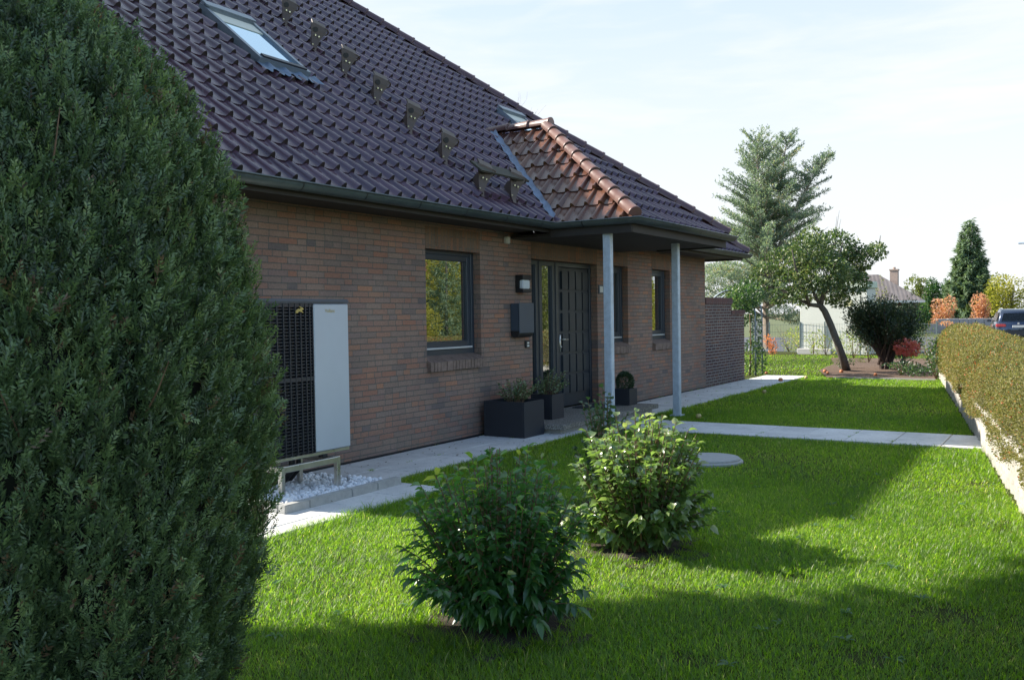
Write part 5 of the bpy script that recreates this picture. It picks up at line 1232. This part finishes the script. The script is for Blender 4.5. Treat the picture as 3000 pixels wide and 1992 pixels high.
bmesh.ops.bevel(bm, geom=es, offset=.03, segments=2, affect='EDGES', clamp_overlap=True); body = carpart('body', bm, M['carpaint'], None, True)
bm = BM(); vs = [bm.verts.new(p) for p in ((.055, .74, 1.1), (.055, -.74, 1.1), (.185, -.62, 1.54), (.185, .62, 1.54))]; bm.faces.new(vs); bmesh.ops.solidify(bm, geom=bm.faces[:], thickness=.02); carpart('rear_window', bm, M['cargloss'])
for s in (-1, 1):
    bm = BM(); vs = [bm.verts.new(p) for p in ((.5, s * .915, 1.13), (2.9, s * .915, 1.1), (2.3, s * .765, 1.58), (.62, s * .78, 1.58))]; bm.faces.new(vs); bmesh.ops.solidify(bm, geom=bm.faces[:], thickness=.012); carpart('side_window', bm, M['cargloss'])
    bm = BM(); box(bm, -.03, .3, min(s * .52, s * .955), max(s * .52, s * .955), .86, 1.02, .03, 2); carpart('tail_light', bm, M['tail'])
    bm = BM(); tube(bm, [(-.04, s * .55, .42), (.1, s * .55, .42)], .04, 10); carpart('exhaust', bm, M['steel'])
    for x_ in (.95, 3.85):
        bm = BM(); tube(bm, [(x_, s * .72, .36), (x_, s * .955, .36)], .36, 24); w_ = carpart('wheel', bm, M['rubber']); bm = BM(); tube(bm, [(x_, s * .94, .36), (x_, s * .962, .36)], .25, 20); o = bmobj('rim', bm, M['steel'], None); o.parent = w_
    bm = BM(); box(bm, 2.9, 3.08, min(s * .93, s * 1.12), max(s * .93, s * 1.12), 1.08, 1.22, .03, 2); carpart('wing_mirror', bm, M['carpaint'])
    bm = BM(); tube(bm, [(.5, s * .62, 1.74), (1.2, s * .63, 1.79), (2.3, s * .62, 1.73)], .018, 6); carpart('roof_rail', bm, M['alu'])
bm = BM(); box(bm, -.06, .1, -.9, .9, .4, .72, .05, 2); carpart('rear_bumper', bm, M['carplast'])
bm = BM(); box(bm, -.045, .02, -.26, .26, .83, .94, .004); carpart('number_plate', bm, M['white'])
bm = BM(); tube(bm, [(-.005, 0, 1.03), (.03, 0, 1.03)], .045, 16); carpart('emblem', bm, M['white'])
bm = BM(); tube(bm, [(-.02, 0, .42), (-.14, 0, .42), (-.15, 0, .5)], .02, 8); carpart('tow_bar', bm, M['steel'])
# street lamp reaching in from the right
lp = at(2993, 713, 58); sl_ = thing('street_lamp', (lp.x - .3, lp.y - 1.7, -.2), 'grey street lamp whose arm reaches in at the right edge', 'street lamp')
bm = BM(); tube(bm, [(lp.x - .3, lp.y - 1.7, -.2), (lp.x - .3, lp.y - 1.7, lp.z - .35), (lp.x - .2, lp.y - 1.5, lp.z - .02), (lp.x, lp.y - .4, lp.z)], [.07, .05, .04, .03], 8); bmobj('pole', bm, M['galv'], sl_)
bm = BM(); box(bm, lp.x - .12, lp.x + .12, lp.y - .45, lp.y + .2, lp.z - .05, lp.z + .06, .03, 2); bmobj('lamp_head', bm, M['galv'], sl_)

# ------------------------------------------------------------------ gardens across the street (seen in the window panes)
def wblob(name, c, w, h, n, mat, ln, label, cat, parts=6, tone=0., shell=.5):
    blobs = [(c[0] + rng.normal() * w * .12, c[1] + rng.normal() * w * .12, -.2 + h * (.2 + .6 * i / (parts - 1)), w * .5 * (1.1 - .5 * i / parts), w * .5 * (1.1 - .5 * i / parts), h * .26) for i in range(parts)]
    return blobplant(name, (*c, -.25), blobs, n, mat, ln, ln * .55, label, cat, tonebias=tone, shell=shell, trunk=[([(c[0], c[1], -.25), (c[0], c[1], h * .8)], [.1, .03])])
wblob('golden_conifer', (24.7, -12.6), 1.4, 3.2, 14000, M['yellow'], .07, 'golden bushy conifer mirrored at the left of the near window', 'conifer', shell=.7)
cone_conifer('spruce', (26.2, -12.3, -.25), 4.4, 1.5, M['spruce'], 'young green spruce mirrored in the middle of the near window', 22000, .1, .035, 'spruce', taper=.75)
wblob('autumn_tree', (32.5, -16.5), 4.6, 5.2, 22000, M['yellow'], .1, 'yellow autumn tree mirrored at the top of the near window', 'tree')
wblob('autumn_tree', (35.5, -13.6), 3.4, 5.8, 20000, M['olive'], .1, 'olive green tree mirrored in the sidelights of the entrance', 'tree', tone=.3)
wblob('autumn_tree', (46.3, -13.6), 2.2, 3.8, 12000, M['yellow'], .1, 'yellow tree mirrored in the far window', 'tree')
for i, (x_, y_, w_, h_) in enumerate(((22, -15.5, 5, 1.), (37, -20, 7, 8.), (48, -21, 8, 9.), (60, -21, 9, 9.), (30, -21, 5, 2.))):
    wblob('garden_tree', (x_, y_), w_, h_, 7000, M[('orange', 'olive', 'conif', 'olive', 'orange')[i]], .28, ('low orange hedge across the street', 'broad olive tree across the street', 'dark green tree across the street', 'second broad olive tree across the street, farthest along', 'orange bush across the street')[i], ('hedge', 'tree', 'tree', 'tree', 'bush')[i])
nh = thing('red_house', (42, -28, -.25), 'red clinker house across the street mirrored in the near window', 'house')
boxobj('wall', (35, 45, -33, -25, -.3, 3.4), M['nred'], nh)
bm = BM(); prism(bm, [(-33.4, 3.35), (-29, 8.2), (-24.6, 3.35)], lambda u, v, tt: Vector((tt, u, v)), 34.6, 45.4); bmesh.ops.recalc_face_normals(bm, faces=bm.faces); bmobj('roof', bm, M['nred'], nh)
# unseen tree added left behind the camera; crown shaped to shade the foreground
blobplant('shade_tree', (-1., 3.8, 0), [(-1, 3.6, 9., 3.5), (1.93, 3.75, 9.6, 2.2), (1.0, 3.0, 8.2, 2.2), (-3, 4.4, 8.4, 2.4), (-.5, 5, 10.6, 2.4), (-1.2, 2.2, 7., 2.2)], 34000, M['olive'], .32, .24, 'tall unseen tree added outside the picture, shading the foreground lawn', 'tree', trunk=[([(-1, 3.8, -.1), (-1, 3.8, 4), (-1, 3.6, 9)], [.28, .22, .1])], shell=.1)

# ------------------------------------------------------------------ grass
def ingrass(x, y):
    m_ = (y > np.where(x < 26, palY(x), palY(26)) + .03)
    pave = (y > -1.06 + .03 * lump(np.stack([x, y * 0, y * 0], -1), 3.)) & (x > 3.4) & (x < 21.7)
    wide = (x > 3.4) & (x < 6.5) & (y > -1.72 + .05 * lump(np.stack([x, y * 0, y * 0], -1), 2.2))
    path = (x > 10.98) & (x < 12.15) & (y > -5.6)
    house_ = (y > -.0) & (x > 4) & (x < 20.5)
    well = (x - 8.95) ** 2 + (y + 3.28) ** 2 < .34 ** 2
    bed = (x > 21.5) & (y < -.75 - .1 * (x - 21.6) * 0 - np.where(x < 24, (24.2 - x) * .3, 0)) & (x < 31)
    bushes = ((x - 3.74) ** 2 + (y + 4.07) ** 2 < (.33 + .06 * np.sin(x * 40)) ** 2) | ((x - 5.42) ** 2 + (y + 4.05) ** 2 < (.33 + .06 * np.sin(x * 37)) ** 2) | ((x - 6.55) ** 2 + (y + 3.28) ** 2 < .2 ** 2)
    return m_ & ~(pave | wide | path | house_ | well | bed | bushes)
BARE = [(*ground(px_, py_)[:2], r_) for px_, py_, r_ in ((2270, 1690, .13), (2345, 1693, .07), (2790, 1800, .14), (2540, 1925, .1), (2020, 1930, .09), (2960, 1545, .22), (2300, 1625, .06), (2890, 1420, .12), (1010, 1640, .06))]
def grass_patch(n, x0, x1, y0, y1):
    x = rng.uniform(x0, x1, n); y = rng.uniform(y0, y1, n); d = np.hypot(x, y + 6.5); b = np.degrees(np.arctan2(y + 6.5, x))
    k = ingrass(x, y) & (b > -14) & (b < 66) & (d > 1.4)
    v = lump(np.stack([x, y, x * 0], -1), 1.9) + .7 * lump(np.stack([x, y, x * 0], -1), 5.2, 3.)
    spot = lump(np.stack([x, y, x * 0], -1), 3.3, 7.) + .6 * lump(np.stack([x, y, x * 0], -1), 8.1, 2.)
    k &= rng.random(n) < np.clip(1.05 + .75 * (v + .75), .12, 1.) * np.clip(1.25 + 1.5 * (spot + .75), .12, 1)
    for (sx_, sy_, sr_) in BARE: k &= (np.hypot(x - sx_, (y - sy_) * .8) > sr_ * (1 + .3 * np.sin(7 * np.arctan2(y - sy_, x - sx_)))) | (rng.random(n) < .36)
    return x[k], y[k], v[k]
GX, GY, GV, GS = [], [], [], []
for (n, x0, x1, y0, y1, s) in ((330000, 1.6, 5.2, -7.2, -1.6, .85), (250000, 5.2, 8.2, -6.6, -.9, 1.), (180000, 8.2, 14, -6.3, -.9, 1.35), (80000, 14, 22, -5.3, -.7, 1.8), (26000, 21, 33, -3.5, 4.2, 2.6)):
    x, y, v = grass_patch(n, x0, x1, y0, y1); GX.append(x); GY.append(y); GV.append(v); GS.append(np.full(len(x), s))
x, y, v, s = map(np.concatenate, (GX, GY, GV, GS)); n = len(x)
# longer tufts where the mower cannot reach: along the paving, palisades and shrubs
edge = (np.abs(y + 1.75) < .12) & (x < 6.6) | (np.abs(y + 1.1) < .08) | (np.abs(y - palY(x)) < .14) | (np.hypot(x - 3.74, y + 4.07) < .45) | (np.hypot(x - 5.42, y + 4.05) < .42)
hgt = (rng.gamma(4., .0046, n) + .009) * (1 + .22 * v) * np.where(edge, 1.45, 1.); az = rng.uniform(0, 2 * math.pi, n); lean = rng.uniform(.35, 1.35, n) * hgt
wid = .0019 * s ** 1.15 * rng.uniform(.7, 1.4, n); hgt = hgt * (1 + .08 * (s - 1))
o_ = np.stack([np.cos(az), np.sin(az), np.zeros(n)], -1); sd3 = np.stack([-np.sin(az), np.cos(az), np.zeros(n)], -1); B = np.stack([x, y, np.full(n, -.008)], -1); up_ = np.array([0, 0, 1.])
M1 = B + up_ * (hgt * .6)[:, None] + o_ * (lean * .35)[:, None]; Tp = B + up_ * hgt[:, None] + o_ * lean[:, None]
V = np.stack([B - sd3 * wid[:, None], B + sd3 * wid[:, None], M1 + sd3 * (wid * .8)[:, None], M1 - sd3 * (wid * .8)[:, None], Tp], 1).reshape(-1, 3)
lo = (np.arange(n)[:, None] * 5 + np.array([0, 1, 2, 3, 3, 2, 4])[None]).ravel()
tn = np.clip(.42 + .2 * rng.normal(size=n) - .16 * v + .2 * (rng.random(n) < .05) + .16 * np.clip(lump(np.stack([x, y, x * 0], -1), 2.4, 5.), 0, 1), 0, 1); tn = np.where(rng.random(n) < .035, rng.uniform(.92, 1, n), tn)
tag(link('grass', npmesh('grass', V, lo, np.tile([4, 3], n), np.repeat(tn, 5)), M['grass']), 'green mown lawn grass of the front garden', 'grass', kind='stuff')
# broad-leaved weeds among the grass
P, A = [], []
for i in range(46):
    gx, gy = (rng.uniform(3, 9), rng.uniform(-6, -2)) if i > 5 else tuple(ground(*((2290, 1832), (2135, 1955), (2230, 1850), (2700, 1760), (2620, 1940), (2480, 1800))[i])[:2])
    if not ingrass(np.array([gx]), np.array([gy]))[0]: continue
    for k in range(rng.integers(5, 10)): an = rng.uniform(0, 6.3); P.append((gx + .006 * math.cos(an), gy + .006 * math.sin(an), .012)); A.append((math.cos(an), math.sin(an), rng.uniform(.25, .9)))
M['weed'] = leafmat('weed_leaves', [(0, (.05, .11, .04)), (1, (.1, .19, .07))], .35, .06)
tag(leaves('lawn_weeds', M['weed'], np.array(P), np.array(A), np.array([0, 0, 1.]) + .2 * rdir(len(P)), rng.uniform(.03, .065, len(P)), rng.uniform(.012, .024, len(P)), None, .3, .2, 2), 'broad-leaved weeds scattered through the lawn', 'weeds', kind='stuff')
# grass tufts growing out of the paving joints
P, A = [], []
for (gx, gy) in [(6.9, -.52)] + [(rng.choice(np.arange(4.5, 21, .5)), rng.choice([-.53, -1.03])) for i in range(34)] + [(rng.uniform(6.5, 21), -.025) for i in range(16)] + [(rng.uniform(11.1, 12.), -1.03 - .52 * rng.integers(1, 8)) for i in range(9)]:
    for k in range(rng.integers(8, 26) + (40 if gx == 6.9 else 0)): P.append((gx + rng.normal() * .035, gy + rng.normal() * .008, .008)); d = rng.normal(size=3) * .5; d[2] = 1; A.append(d)
tag(leaves('joint_grass', M['grass'], np.array(P), np.array(A), rdir(len(P)), rng.uniform(.02, .05, len(P)), .004, None, .3, .1), 'small grass tufts sprouting from the paving joints', 'grass', kind='stuff')
# dead leaf scraps on paving and lawn
n = 420; x = rng.uniform(4.6, 21, n); y = np.where(rng.random(n) < .7, rng.uniform(-1., -.05, n), rng.uniform(-6., -1.2, n)); k = (rng.random(n) < np.where(y < -1.05, .6, .8)) & (y > palY(x) + .2); x, y = x[k], y[k]; n = len(x)
P = np.stack([x, y, np.where(y > -1.05, .022, .04)], -1); A = rdir(n); A[:, 2] *= .15
M['scrap'] = leafmat('dry_scraps', [(0, (.05, .035, .02)), (.7, (.12, .08, .035)), (1, (.3, .2, .06))], .1, .02)
tag(leaves('leaf_litter', M['scrap'], P, A, rdir(n) * .4 + np.array([0, 0, 1.]), rng.uniform(.015, .04, n), rng.uniform(.008, .02, n), None, 0, .3), 'dry leaf scraps scattered on the paving and lawn', 'leaf litter', kind='stuff')
